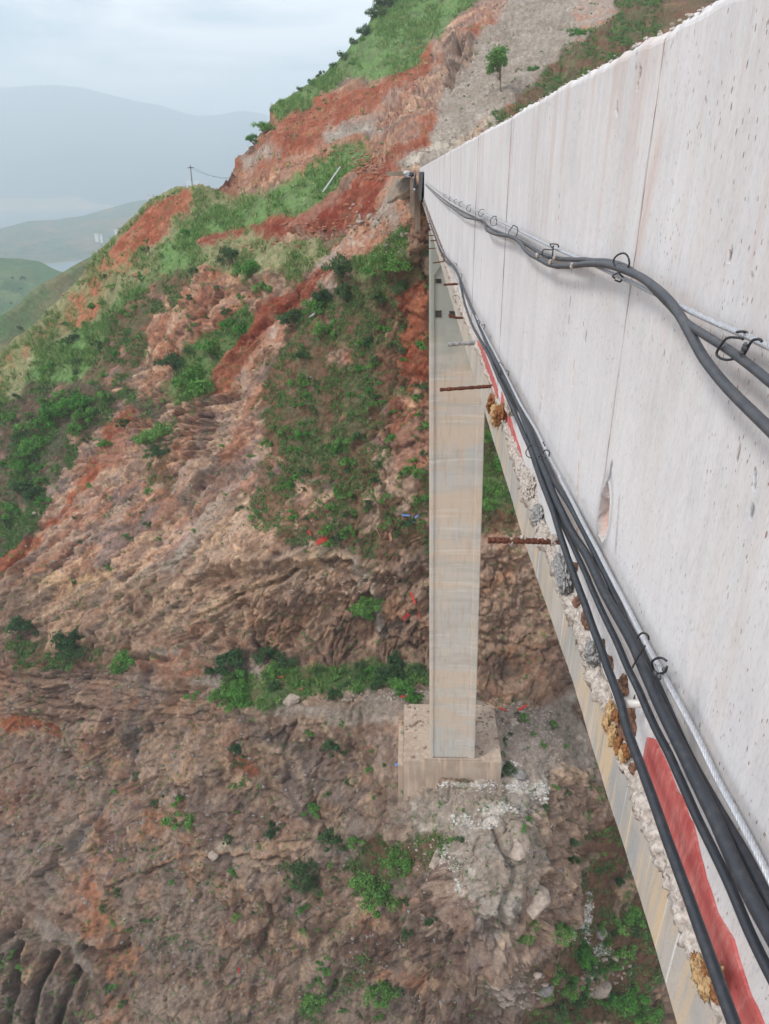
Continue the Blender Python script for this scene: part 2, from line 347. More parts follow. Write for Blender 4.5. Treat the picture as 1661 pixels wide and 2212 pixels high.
# ------------------------------------------------------------------ terrain: the near hillside
# survey points: direction of view (two angles as V coordinates) and forward distance in metres
SUR = [(-250,800,112),(-250,1000,92),(-250,1200,80),(-250,1400,72),(-250,1700,60),(-250,1900,52),(-250,2212,42),(-250,2600,34),
 (0,690,106),(0,900,90),(0,1050,82),(0,1200,75),(0,1400,67),(0,1430,64),(0,1600,59),(0,1800,53),(0,1900,50),(0,2000,45),(0,2212,38),(0,2600,31),
 (150,600,112),(150,800,95),(150,1000,83),(150,1200,73),(150,1380,65),(150,1440,61),(150,1650,56),(150,1900,47.5),(150,2050,43),(150,2212,39),
 (300,460,114),(300,600,101),(300,800,89),(300,1000,79),(300,1200,69),(300,1390,62.5),(300,1450,59),(300,1650,53.5),(300,1900,47),(300,2212,39),
 (450,400,112),(450,520,98),(450,545,93),(450,640,87),(450,800,81),(450,1000,74),(450,1200,65),(450,1400,60.5),(450,1450,56),(450,1540,53),(450,1700,49.5),(450,2000,43.5),(450,2212,39),(450,2600,32),
 (600,355,104),(600,460,92),(600,520,86),(600,700,79),(600,900,71.5),(600,1190,61.5),(600,1300,60),(600,1430,58),(600,1460,54.5),(600,1510,51),(600,1700,47.5),(600,1900,43.5),(600,2050,42.5),(600,2212,39.5),
 (750,340,92),(750,450,82),(750,500,78),(750,640,74),(750,800,70),(750,1000,64.5),(750,1195,60),(750,1300,58.5),(750,1420,57),(750,1450,54),(750,1510,50),(750,1620,47.5),(750,1750,45.5),(750,1830,44),(750,2000,42),(750,2212,39.5),(750,2600,33),
 (870,385,72),(870,450,69),(870,560,68),(870,800,65),(870,1000,62),(870,1195,59),(870,1300,57.5),(870,1420,56),(870,1440,54),(870,1500,50.5),(870,1550,47.9),(870,1640,43.5),(860,1730,42),(860,1900,40.8),(860,2050,40),(860,2212,38.5),
 (985,385,71),(985,500,69.5),(985,800,65),(985,1000,61.5),(985,1195,58.5),(985,1300,57),(985,1420,56),(985,1440,54),(985,1500,50.5),(985,1545,48.1),(985,1705,41.2),(985,1800,37.2),(985,1870,35),(985,1960,33.8),(985,2070,33.3),(985,2212,34.5),(985,2600,30),
 (1090,1100,59.5),(1100,1195,58),(1100,1300,57),(1100,1440,55),(1100,1500,51),(1100,1560,47.6),(1100,1640,43.6),(1100,1720,40.6),(1100,1820,36.8),(1110,1950,35),(1110,2050,34.2),
 (1200,1300,58.5),(1210,1500,52),(1210,1600,46.6),(1210,1700,44),(1215,1850,41),(1220,2000,38.5),(1150,2212,35.5),
 (1330,1500,56),(1330,1700,49),(1330,1900,44),(1330,2212,37),(1450,2212,38),(1450,1900,46),(1500,1500,60),(1700,1200,74),(1700,2212,40),(2100,1500,62),(2100,2212,42),(2100,800,90),(2100,2600,34),(1300,2600,32),
 # upper mountain
 (505,385,124),(530,350,126),(590,300,118),(590,228,134),(640,330,112),(700,150,146),(700,240,128),(700,320,106),(760,170,138),(830,0,168),(830,120,140),(830,200,124),(830,320,96),
 (900,120,136),(900,330,82),(900,240,108),(940,60,150),(950,330,79),(960,200,112),(1000,150,118),(1000,280,88),(1100,0,150),(1100,100,122),(1100,200,98),(1200,100,118),(1200,200,100),(1300,0,140),(1300,80,118),
 (1500,0,130),(1500,200,108),(1700,-200,170),(1700,400,105),(2100,-200,180),(2100,300,120),(900,-250,210),(1300,-250,200),(1000,-100,178),(1200,420,90),(1200,700,75),(1500,700,84),(1500,1000,73),(1200,1000,66)]
SU = np.array(SUR, float)
def rbf_fit(P, v):
    D = np.linalg.norm(P[:, None]-P[None], axis=2); n = len(P)
    A = np.zeros((n+3, n+3)); A[:n, :n] = D; A[:n, n] = 1; A[:n, n+1:] = P; A[n, :n] = 1; A[n+1:, :n] = P.T
    A[:n, :n] += np.eye(n)*(-1e-3)
    return np.linalg.solve(A, np.concatenate([v, np.zeros(3)]))
_P = SU[:, :2]/1000.; _W = rbf_fit(_P, np.log(SU[:, 2]))
CREST = [(-260,900),(-60,800),(0,767),(36,731),(75,696),(130,650),(169,611),(208,546),(270,490),(330,432),(350,424),(380,410),(410,404),(440,402),(470,403),(500,386),(506,372),(515,352),(530,338),(540,318),(560,290),(574,268),(586,232),(600,218),(620,205),(660,180),(700,152),(735,118),(770,88),(800,45),(830,0),(870,-100),(900,-250),(2200,-250)]
cu = np.concatenate([np.linspace(-250, -14, 14), np.arange(-8, 1440, 2.7), np.linspace(1450, 2100, 28)])
wc = np.interp(cu, [p[0] for p in CREST], [p[1] for p in CREST])
wc = wc + 7*fbm(cu*.03, 0*cu, 0*cu, 4, 3)*(cu < 880)
NR = 800
t = np.linspace(0, 1, NR); 
NC = len(cu)
bot = 2420.
W0 = np.maximum(wc+8, -60)
Wg = np.where(True, W0[None, :]+(bot-W0[None, :])*t[:, None], 0)
# rows above the frame for the columns whose slope goes on over the top of the picture
NU = 10
up = wc[None, :]+(W0-wc)[None, :]*np.linspace(0, 1, NU, endpoint=False)[:, None]
Wg = np.vstack([up, Wg]); NRW = Wg.shape[0]
Ug = np.broadcast_to(cu[None, :], Wg.shape).copy()
U = Ug.ravel(); W = Wg.ravel()
lg = np.empty(len(U)); CH = 20000
for i in range(0, len(U), CH):
    q = np.stack([U[i:i+CH], W[i:i+CH]], 1)/1000.
    lg[i:i+CH] = np.sqrt(((q[:, None]-_P[None])**2).sum(2)) @ _W[:len(_P)] + _W[len(_P)] + q@_W[len(_P)+1:]
Yd = np.exp(lg)
dirs = (CAM @ np.stack([U-CX, -(W-CY), np.full(len(U), -F)])).T
P0 = dirs*(Yd/dirs[:, 1])[:, None]
def gnormals(P):
    G = P.reshape(NRW, NC, 3); a = np.gradient(G, axis=1); b = np.gradient(G, axis=0)
    n = np.cross(b, a); n /= np.linalg.norm(n, axis=2)[..., None]+1e-9
    return n.reshape(-1, 3)
# -------- what the ground is made of (zones as outlines on the slope, edges broken up by noise)
wu = U + 34*fbm(U*.012, W*.012, 0*U, 6, 11, .68); ww = W + 34*fbm(U*.012, W*.012, 0*U+9, 6, 12, .68)
Z = {}
PAL = {  # main, second, light (sRGB), rock roughness 0..1, grass density, weed density
 'brown':  ((134,112,100),(152,120,100),(178,152,134), 1.0, .00, .05),
 'greyb':  ((126,114,110),(140,118,104),(176,160,148), 1.0, .00, .05),
 'grey':   ((148,140,131),(136,126,116),(182,174,162), .35, .00, .02),
 'greyp':  ((152,138,128),(162,120,98),(184,172,160), .25, .00, .03),
 'tan':    ((160,138,120),(140,118,104),(196,172,150), .8, .00, .04),
 'red':    ((136,76,55),(150,94,70),(166,116,92), .45, .02, .03),
 'deepred':((120,56,42),(134,72,54),(158,104,84), .4, .00, .01),
 'orange': ((156,110,88),(144,98,78),(184,146,122), .6, .02, .04),
 'pinkr':  ((152,112,94),(136,112,106),(176,152,138), .6, .00, .02),
 'rslope': ((146,110,94),(132,114,110),(170,140,120), .9, .00, .05),
 'veg':    ((92,88,66),(104,80,64),(110,110,80), .4, .30, .75),
 'dveg':   ((80,82,64),(92,76,66),(96,104,76), .35, .30, .85),
 'grass':  ((98,128,76),(92,112,72),(130,142,98), .2, 1.0, .25),
 'ggrass': ((86,110,66),(104,102,70),(120,132,84), .2, .8, .7),
 'straw':  ((134,134,100),(116,120,86),(156,142,112), .25, 1.0, .2),
 'patchy': ((124,124,88),(158,104,78),(146,146,106), .3, .6, .2),
 'bveg':   ((112,84,68),(96,82,62),(128,102,84), .5, .12, .5),
 'soil':   ((154,142,132),(140,128,118),(186,176,164), .3, .00, .04),
 'dark':   ((100,88,82),(118,96,86),(130,112,102), 1.0, .00, .06),
 'streak': ((170,150,132),(148,128,112),(192,176,158), .6, .00, .03),
 'pgrey':  ((158,150,142),(146,134,122),(190,182,172), .5, .02, .08)}
LAY = [
 ('greyb', [(-400,1400),(2300,1400),(2300,2700),(-400,2700)]), ('bveg', [(925,300),(2200,300),(2200,1160),(925,1160)]),
 ('brown', [(925,1100),(2200,1100),(2200,1520),(925,1520)]),
 ('rslope', [(-400,900),(620,860),(620,1240),(-400,1460)]), ('rslope', [(-400,1440),(250,1440),(330,1700),(260,1900),(60,1960),(-400,1900)]),
 ('tan', [(150,1260),(400,1160),(560,1040),(620,1190),(925,1170),(925,1440),(300,1420),(0,1390),(-400,1380),(-400,1240)]),
 ('brown', [(430,1300),(925,1260),(925,1430),(300,1420)]),
 ('pinkr', [(300,1180),(420,980),(480,900),(600,780),(600,900),(500,1040),(430,1140),(330,1230)]),
 ('greyb', [(400,1030),(500,900),(520,930),(470,1010),(430,1110),(390,1150)]),
 # upper mountain
 ('red', [(480,400),(560,300),(590,240),(700,205),(840,155),(900,120),(1010,20),(1110,-260),(1400,-260),(1400,60),(960,330),(830,380),(700,330)]),
 ('pinkr', [(930,40),(1060,-60),(1150,-60),(1040,80),(960,230),(900,330),(760,330),(720,290),(830,260),(900,180)]),
 ('grey', [(930,300),(965,190),(1000,120),(1060,40),(1180,-260),(1400,-260),(1370,30),(1180,180),(1075,245),(960,340),(860,375),(838,352)]),
 ('grey', [(690,300),(740,275),(820,265),(840,300),(760,325),(700,318)]), ('greyp', [(1230,20),(1290,-40),(1400,-60),(1350,40),(1290,80)]),
 ('dark', [(975,100),(1000,90),(1040,95),(1020,150),(985,195),(965,190)]),
 ('grass', [(585,240),(586,200),(640,170),(770,60),(860,-260),(1300,-260),(1030,0),(960,62),(905,120),(850,148),(760,165),(700,200),(640,245),(600,252)]),
 ('veg', [(1065,250),(1100,210),(1200,125),(1290,75),(1350,20),(1400,-260),(2300,-260),(2300,500),(1200,500)]),
 ('soil', [(500,390),(512,350),(545,325),(600,320),(580,350),(520,380)]),
 # spur
 ('orange', [(470,420),(500,385),(600,345),(690,320),(800,310),(838,330),(838,380),(790,400),(700,360),(600,400),(520,440)]),
 ('straw', [(-300,690),(0,700),(100,640),(230,530),(330,425),(480,400),(560,420),(560,560),(420,600),(330,620),(260,740),(200,850),(0,880),(-300,900)]),
 ('red', [(240,540),(330,440),(400,410),(430,430),(380,480),(330,520),(270,560),(220,600)]),
 ('grass', [(60,800),(150,720),(250,650),(330,590),(430,590),(400,640),(330,680),(250,760),(170,840),(60,860)]),
 ('patchy', [(0,760),(120,660),(230,570),(290,570),(300,600),(230,650),(140,710),(40,800),(-60,840)]),
 ('grass', [(430,530),(440,500),(560,430),(640,380),(760,325),(790,345),(740,415),(600,470),(450,520)]),
 ('grass', [(340,540),(430,470),(500,440),(520,470),(430,530),(400,590),(330,620)]),
 ('deepred', [(425,530),(470,505),(600,462),(740,420),(838,345),(835,395),(780,470),(700,490),(640,500),(560,525),(440,548)]),
 ('straw', [(400,590),(480,550),(560,530),(700,510),(690,560),(640,600),(600,640),(540,600),(420,600)]),
 ('orange', [(300,650),(350,600),(420,575),(500,585),(545,640),(560,700),(500,770),(420,800),(350,790),(320,740)]),
 ('veg', [(300,640),(400,585),(420,610),(330,690),(320,760),(230,860),(170,850),(220,740)]),
 ('greyp', [(835,385),(890,385),(880,470),(800,545),(730,600),(700,640),(600,740),(470,860),(440,850),(520,740),(600,660),(700,540),(780,470)]),
 ('deepred', [(650,600),(720,570),(640,660),(560,740),(480,830),(440,850),(470,780),(560,690)]),
 ('red', [(470,790),(520,740),(560,740),(480,850),(380,880),(370,850)]),
 ('ggrass', [(350,870),(380,800),(450,740),(540,660),(560,690),(480,780),(450,850),(380,890)]),
 ('dveg', [(-300,880),(0,850),(200,830),(330,870),(380,850),(360,890),(280,900),(240,880),(200,960),(150,1050),(80,1130),(0,1190),(-300,1300)]),
 ('red', [(190,1000),(240,910),(300,890),(290,930),(230,1000),(180,1060),(110,1140),(40,1230),(0,1240),(0,1210),(110,1120)]),
 ('bveg', [(330,900),(400,880),(400,960),(380,1060),(300,1080),(290,960)]),
 # main slope behind the pier
 ('bveg', [(590,760),(640,690),(740,600),(830,560),(925,500),(925,1200),(780,1210),(620,1200),(540,1150),(580,1050),(570,900)]),
 ('veg', [(620,700),(700,640),(760,590),(900,510),(900,600),(860,640),(800,780),(700,760),(620,800)]),
 ('veg', [(650,800),(800,780),(830,900),(780,1010),(640,1000),(620,900)]),
 ('ggrass', [(760,560),(840,500),(890,480),(880,560),(780,600)]),
 ('orange', [(840,860),(925,830),(925,1010),(850,1000)]), ('red', [(860,640),(925,600),(925,830),(870,840)]),
 ('veg', [(940,900),(1100,900),(1130,1160),(940,1120)]), ('ggrass', [(940,1000),(1100,1000),(1100,1090),(940,1100)]),
 # bench and pier terrace
 ('soil', [(300,1420),(480,1440),(640,1500),(925,1500),(925,1560),(870,1580),(760,1540),(560,1540),(420,1490)]),
 ('orange', [(290,1425),(470,1432),(450,1465),(330,1470)]), ('ggrass', [(470,1490),(560,1460),(660,1420),(925,1430),(925,1490),(700,1500),(560,1530),(480,1530)]),
 ('veg', [(0,1390),(90,1380),(200,1400),(300,1425),(180,1430),(0,1420)]),
 ('soil', [(925,1500),(1240,1500),(1260,1680),(1080,1720),(925,1560)]),
 # promontory below the footing
 ('pgrey', [(860,1700),(1090,1690),(1230,1640),(1250,1860),(1200,2000),(1120,2060),(1040,1980),(960,1880),(870,1820),(850,1760)]),
 ('tan', [(1180,1640),(1260,1700),(1260,1900),(1190,2030),(1100,2060),(1120,1900),(1160,1760)]),
 ('dark', [(740,1880),(840,1900),(960,1880),(1000,1960),(1000,2080),(900,2212),(880,2400),(600,2500),(680,2160),(700,2000)]),
 ('veg', [(700,1860),(800,1830),(960,1800),(960,1860),(850,1930),(760,1960)]),
 ('streak', [(600,2130),(660,2060),(760,1930),(800,1930),(780,1990),(700,2080),(640,2180),(560,2212)]),
 ('bveg', [(640,2190),(720,2080),(800,2020),(780,2080),(720,2160),(660,2290)]),
 ('bveg', [(1120,2060),(1200,1990),(1260,1860),(1290,1640),(1450,1640),(1600,2600),(1060,2600),(1100,2200)]),
 ('bveg', [(1190,2020),(1300,1990),(1420,2100),(1440,2300),(1150,2500),(1160,2200)]), ('pgrey', [(1000,2080),(1130,2070),(1130,2150),(1000,2212)]),
 ('dark', [(-300,1930),(0,1930),(90,2010),(170,2060),(180,2160),(140,2300),(-300,2500)]), ('soil', [(60,1990),(130,2010),(200,2080),(190,2140),(120,2080)]),
 ('red', [(0,1540),(60,1530),(140,1560),(130,1600),(60,1580),(0,1590)]), ('orange', [(110,1960),(150,1900),(210,1960),(240,2010),(190,2040)]),
 ('red', [(480,1640),(540,1630),(560,1670),(500,1690)]),
]
names = list(PAL); zone = np.full(len(U), names.index('brown'))
wl1 = U + 80*fbm(U*.008, W*.008, 0*U, 7, 13, .7); wl2 = W + 80*fbm(U*.008, W*.008, 0*U+9, 7, 14, .7)
for nme, pg in LAY:
    loose = nme in ('veg', 'bveg', 'dveg', 'straw', 'patchy', 'rslope', 'tan', 'brown', 'pinkr', 'greyb', 'pgrey', 'dark', 'soil')
    zone[inpoly(wl1, wl2, pg) if loose else inpoly(wu, ww, pg)] = names.index(nme)
mot = vn(U*.05, W*.05, 0*U, 15)*.5+fbm(U*.02, W*.02, 0*U, 5, 16, .7)*.6      # bare patches among the plants
isveg = np.isin(zone, [names.index(q) for q in ('veg', 'bveg', 'dveg')]); zone[isveg & (mot > .56)] = names.index('pinkr'); zone[isveg & (mot < -.02) & (zone == names.index('bveg'))] = names.index('veg')
rough = np.array([PAL[n][3] for n in names])[zone]; gden = np.array([PAL[n][4] for n in names])[zone]; wden = np.array([PAL[n][5] for n in names])[zone]
# smooth the roughness field
def blur(a, k):
    g = a.reshape(NRW, NC).astype(float)
    for _ in range(k):
        g[1:-1] = (g[:-2]+2*g[1:-1]+g[2:])/4; g[:, 1:-1] = (g[:, :-2]+2*g[:, 1:-1]+g[:, 2:])/4
    return g.ravel()
rough = blur(rough, 8)
# displacement: crags, ledges, gullies
n0 = gnormals(P0)
if n0[len(n0)//2] @ (-P0[len(P0)//2]) < 0: n0 = -n0
gn = n0.reshape(NRW, NC, 3)
for _ in range(12):
    gn[1:-1] = (gn[:-2]+2*gn[1:-1]+gn[2:])/4; gn[:, 1:-1] = (gn[:, :-2]+2*gn[:, 1:-1]+gn[:, 2:])/4
n0 = gn.reshape(-1, 3)/(np.linalg.norm(gn.reshape(-1, 3), axis=1)[:, None]+1e-9)
x, y, z = P0.T
def PT(u, w):
    j = np.argmin(np.abs(cu-u)); i = NU+int(round((w-W0[j])/(bot-W0[j])*(NR-1))); i = min(max(i, 0), NRW-1); return i*NC+j
sa = P0[PT(560, 1000)]-P0[PT(200, 1320)]; sa /= np.linalg.norm(sa)
sb = np.cross(sa, n0[PT(400, 1150)]); sb /= np.linalg.norm(sb); sc3 = np.cross(sa, sb)
wx = .9*fbm(x*.25, y*.25, z*.25, 3, 31); 
s1, s2, s3 = P0@sa, P0@sb+wx, P0@sc3
strat = ridged(s1*.10, s2*.55, s3*.35, 4, 41)          # bands that run down to the left
def ss0(v, a, b): v = np.clip((v-a)/(b-a), 0, 1); return v*v*(3-2*v)
lefty = np.clip((900-U)/400, 0, 1)*np.clip((W-850)/150, 0, 1)*np.clip((2100-W)/250, 0, 1)
vert = ridged(x*.62+.5*fbm(x*.3, y*.3, z*.3, 2, 5), y*.62, z*.13, 4, 43)   # joints that stand upright in cliffs
cliff = np.clip((W-1180)/60, 0, 1)*np.clip((1450-W)/30, 0, 1)+np.clip((W-1500)/40, 0, 1)
big2 = ridged(x*.16+wx*.3, y*.16, z*.12, 3, 28, .5)
blk = ss0(fbm(x*.5+wx, y*.5, z*.5, 4, 26, .5), -.06, .06)+.6*ss0(fbm(x*1.0, y*1.0+wx, z*1.0, 3, 27, .5), -.07, .07)-.8
big = fbm(x*.11, y*.11, z*.11, 3, 21); med = ridged(x*.33, y*.33, z*.33, 5, 22, .6); w1 = .35*fbm(x*.8, y*.8, z*.8, 3, 33); w2 = .35*fbm(x*.8+7, y*.8, z*.8, 3, 34)
low = np.clip((W-1440)/120, 0, 1)*np.clip((950-U)/80, 0, 1); lf = lefty*(1-.92*low)
k1 = .40*(1-.35*lf)*(1-.30*low); q1, q2, q3 = s1*(k1*(1-.55*lf)), s2*k1*1.15, s3*k1
F1, E1, T1 = worley(q1+w1, q2+w2, q3+w1, 601); F2, E2, T2 = worley(q1*2.4+w2, q2*2.6+w1, q3*2.4, 611); F3, E3, T3 = worley(q1*6+w2*2, q2*6.5+w1*2, q3*6, 621)
fmod = np.clip(.55+1.7*fbm(x*.07, y*.07, z*.07, 3, 35), .08, 1.35)
fm2 = .35+.65*fmod
facet = fmod*.95*F1+.42*fm2*(1-.45*low)*F2+.16*fm2*(1-.6*low)*F3-.55*np.exp(-(E1/.06)**2)-.22*(1-.5*low)*np.exp(-(E2/.07)**2)
sm = fbm(x*1.6, y*1.6, z*1.6, 3, 23)
disp = 2.0*big*np.clip(rough+.25, 0, 1) + rough*(.85*facet+.55*(1-.35*low)*(med-.1)+.55*lefty*(1-.85*np.clip((W-1450)/120, 0, 1))*(strat-.1)+.8*np.clip(cliff, 0, 1)*(vert-.1)+.25*blk+1.3*np.clip((W-1450)/80, 0, 1)*(big2-.2)) + (.10+.12*rough)*sm + .12*fbm(x*.7, y*.7, z*.7, 3, 25)
# gullied dark ribs at the lower left
gm = np.clip((230-U)/80, 0, 1)*np.clip((W-2000)/60, 0, 1); disp += gm*1.6*(ridged(x*.42+y*.2, y*.1, z*.08, 3, 51)-.3)
# an overhanging lip along the cliff top
lip = np.exp(-((ww-(1205+.09*np.abs(U-700)))/10)**2)*np.clip((U-380)/60, 0, 1)*(U < 925); disp += .6*lip
disp -= .9*np.exp(-((ww-(1236+.09*np.abs(U-700)))/13)**2)*np.clip((U-380)/60, 0, 1)*(U < 925)
foot = np.exp(-(((U-980)/170)**4))*np.exp(-(((W-1610)/85)**4)); disp *= (1-foot)
near_ab = np.exp(-(((U-880)/60)**4))*np.exp(-(((W-420)/60)**4)); disp *= (1-.8*near_ab)
disp = disp*(1-.30*low)
P1 = P0+n0*disp[:, None]
# colours
CR = [([(432,1329),(481,1306),(513,1290),(542,1277),(594,1261),(640,1235),(666,1218),(692,1210),(724,1212),(760,1212)],5,1.0),([(507,1277),(529,1309),(549,1342),(555,1381),(568,1410)],4,.8),([(484,1329),(484,1361),(497,1394)],4,.7),
 ([(283,1290),(280,1350),(283,1410)],5,.8),([(208,1378),(203,1400),(195,1430)],5,1.2),([(29,1251),(70,1208),(114,1163)],4,.5),([(65,1264),(130,1205),(208,1140)],4,.5),([(280,1274),(330,1240),(390,1209),(455,1153)],4,.6),([(302,1424),(400,1425),(440,1420),(500,1400),(560,1418)],5,1.0),
 ([(591,1517),(588,1555),(594,1589)],4,.8),([(754,1517),(757,1563),(760,1615)],4,.9),([(783,1534),(780,1605)],4,.7),([(822,1335),(854,1342),(884,1340)],4,.9),([(340,1445),(300,1560),(272,1680),(205,1760),(150,1835)],9,.8),
 ([(228,1920),(304,1884),(389,1859),(456,1846),(549,1852),(625,1846)],4,.7),([(182,2051),(230,2062),(270,2054)],8,1.2),([(50,2040),(38,2120),(26,2212)],8,1.6),([(110,2070),(90,2126),(68,2230)],8,1.6),([(165,2100),(148,2150),(118,2230)],8,1.5),([(70,1960),(35,2010),(0,2050)],6,.9),([(20,1960),(0,1990)],6,.9),
 ([(300,1600),(290,1700),(300,1800)],7,.5),([(420,1560),(370,1640),(330,1740)],7,.5),([(640,1560),(620,1640),(640,1720)],6,.7),([(540,1700),(500,1790)],6,.5),([(700,1640),(680,1700),(690,1760)],6,.7),([(560,1880),(600,1960),(560,2060)],7,.7),([(430,1920),(410,2020),(450,2120)],7,.6),([(300,1960),(340,2080)],7,.6),
 ([(1050,1790),(1095,1870),(1065,1960),(1110,2040)],5,.8),([(1130,1760),(1160,1840),(1150,1930)],5,.7),([(985,2000),(960,2080),(980,2180)],6,.7),([(840,2060),(900,2080),(960,2050)],5,.7),([(720,2000),(740,2080),(700,2160)],6,.7),([(150,1060),(60,1180),(0,1260)],5,.5),([(560,930),(470,1010),(400,1090),(300,1180)],6,.5),
 ([(700,470),(660,500),(600,500)],4,.6),([(1000,95),(985,140),(975,190)],6,1.4),([(870,200),(830,250),(800,300)],5,.7),([(960,90),(900,180),(860,240)],6,.6),([(640,640),(560,730),(490,800)],6,.6),([(760,600),(800,700),(790,800)],5,.3),([(850,700),(840,900),(830,1080)],4,.35)]
jw = (12-7*np.clip(gm*2, 0, 1))*fbm(U*.03, W*.03, 0*U, 4, 81, .6); jz = 12*fbm(U*.03, W*.03, 0*U+5, 4, 82, .6)
def pdist(pl):
    D = np.full(len(U), 1e9)
    for (a, b), (c, d) in zip(pl[:-1], pl[1:]):
        L = (c-a)**2+(d-b)**2; tt = np.clip(((U+jw-a)*(c-a)+(W+jz-b)*(d-b))/L, 0, 1); D = np.minimum(D, np.hypot(U+jw-a-tt*(c-a), W+jz-b-tt*(d-b)))
    return D
carve = 0*U
for pl, wd_, dp_ in CR:
    D = pdist(pl); carve += dp_*np.exp(-(D/wd_)**2)*(1+.6*fbm(x*.8, y*.8, z*.8, 2, 83)) - .35*dp_*np.exp(-((D-2.2*wd_)/(1.3*wd_))**2)
carve *= (1-.25*np.clip((W-1450)/60, 0, 1)*(1-gm))*np.clip(.9+1.2*fbm(x*.35, y*.35, z*.35, 3, 84), .35, 1.4)*(1+.5*gm)
P1 = P1-n0*carve[:, None]
n_a = fbm(x*.35, y*.35, z*.35, 5, 61, .62)*.5+.5; n_b = fbm(x*.9, y*.9, z*.9, 5, 62, .65)*.5+.5; n_c = fbm(s1*.12, s2*1.1, s3*.8, 4, 63, .6)*.5+.5
n_v = fbm(x*1.3, y*1.3, z*.25, 4, 66, .6)*.5+.5
main = np.array([s2l(PAL[n][0]) for n in names])[zone]; alt = np.array([s2l(PAL[n][1]) for n in names])[zone]; lig = np.array([s2l(PAL[n][2]) for n in names])[zone]
def bl3(a, k=2): return np.stack([blur(a[:, i], k) for i in range(3)], 1)
main = bl3(main, 3); alt = bl3(alt, 3); lig = bl3(lig, 3)
def ss(v, a, b): v = np.clip((v-a)/(b-a), 0, 1); return v*v*(3-2*v)
C = main+(alt-main)*ss(n_a, .40, .62)[:, None]
C = C+(lig-C)*(ss(n_b, .56, .74)*.6)[:, None]
rk = rough > .5
C = C+(s2l((170,116,84))-C)*(rk*ss(n_c, .56, .72)*.5*np.clip((900-U)/700, .15, 1)*np.clip((2100-W)/900, .1, 1))[:, None]
C = C+(s2l((122,116,112))-C)*(rk*ss(1-n_c, .56, .70)*.45)[:, None]
C = C*(1+rk*(.30*(T1-.5)+.26*(T2-.5)+.16*(T3-.5)))[:, None]
C = C+(s2l((186,158,132))-C)*(rk*(T1 > .80)*ss(n_b, .42, .60)*.6)[:, None]; C = C+(s2l((92,80,74))-C)*(rk*np.exp(-(E1/.05)**2)*.5)[:, None]
C = C+(s2l((202,178,152))-C)*(rk*ss(fbm(s1*.25, s2*1.0, s3*1.0, 5, 71, .6)*.5+.5, .62, .74)*.5)[:, None]
C = C+(s2l((168,122,94))-C)*(rk*low*ss(fbm(x*.16+3, y*.16, z*.16, 6, 97, .7)*.5+.5, .50, .60)*np.clip((620-U)/400, .12, .8)*(1-np.clip(gm*3, 0, 1)))[:, None]
C = C+(s2l((172,152,132))-C)*(rk*low*ss(fbm(x*.3+9, y*.3, z*.3, 6, 98, .7)*.5+.5, .56, .64)*.55)[:, None]
st1 = fbm(s1*.07, s2*.55, s3*.45, 5, 99, .6)*.5+.5
C = C+(s2l((176,156,140))-C)*(rk*ss(st1, .55, .66)*.5)[:, None]; C = C+(s2l((104,90,84))-C)*(rk*ss(1-st1, .56, .66)*.5)[:, None]
C = C+(s2l((146,136,128))-C)*(rk*low*ss(fbm(x*.12, y*.12, z*.12, 4, 96, .6)*.5+.5, .46, .58)*.6)[:, None]
C = C+(s2l((112,88,76))-C)*(rk*np.clip(cliff, 0, 1)*ss(n_v, .55, .68)*.5)[:, None]
isred = np.isin(zone, [names.index(q) for q in ('red', 'deepred', 'orange')])
rr1 = fbm(x*.22, y*.22, z*.22, 6, 91, .68)*.5+.5; rr2 = fbm(s1*.25, s2*1.6, s3*1.2, 5, 92, .62)*.5+.5
C = C+(s2l((150,126,112))-C)*(isred*ss(rr1, .54, .68)*.5)[:, None]; C = C+(s2l((116,72,58))-C)*(isred*ss(1-rr1, .50, .62)*.5)[:, None]; C = C+(s2l((178,138,112))-C)*(isred*ss(rr2, .60, .72)*.4)[:, None]
for pl, wd_, c, k in [([(432,1322),(481,1298),(542,1270),(600,1250),(640,1228),(700,1205),(760,1208)],9,(196,170,142),.6),([(767,1209),(783,1244),(806,1283),(815,1335),(828,1374)],8,(178,174,168),.8),([(340,1445),(300,1560),(272,1680),(205,1760),(150,1835)],9,(134,132,134),.7),([(560,1000),(500,1060),(440,1120),(400,1180),(360,1230)],14,(148,144,142),.6),
      ([(220,1140),(140,1220),(60,1290)],7,(170,150,134),.6),([(280,1262),(390,1198),(455,1142)],10,(168,158,148),.6),([(228,1912),(304,1876),(389,1851),(456,1838),(549,1844),(625,1838)],3,(182,140,106),.7),([(470,1600),(485,1650),(500,1700)],7,(200,172,144),.7),([(155,1640),(190,1680)],4,(196,160,134),.7),([(165,1755),(200,1800),(230,1860)],5,(196,160,134),.7),([(190,1905),(240,1920)],7,(200,166,144),.7),
      ([(700,1550),(730,1620),(760,1700)],5,(196,172,146),.6),([(640,1620),(660,1680)],6,(186,168,150),.5),([(880,1640),(920,1600)],8,(186,150,122),.6),([(1080,1980),(1110,2050)],16,(186,166,150),.6),([(620,2140),(700,2040),(790,1950)],12,(188,168,146),.6),([(650,2190),(720,2110)],6,(182,160,140),.6),([(0,1590),(90,1580),(100,1520)],6,(196,166,136),.5),([(960,340),(1010,300),(1060,255)],16,(190,184,172),.6),([(880,345),(950,310)],8,(196,190,178),.6)]:
    C += (s2l(c)-C)*(k*np.exp(-(pdist(pl)/wd_)**2)*ss(n_b+.25*n_c, .42, .66))[:, None]
spn = fbm(U*.06, W*.08, 0*U, 5, 95, .7)*.5+.5
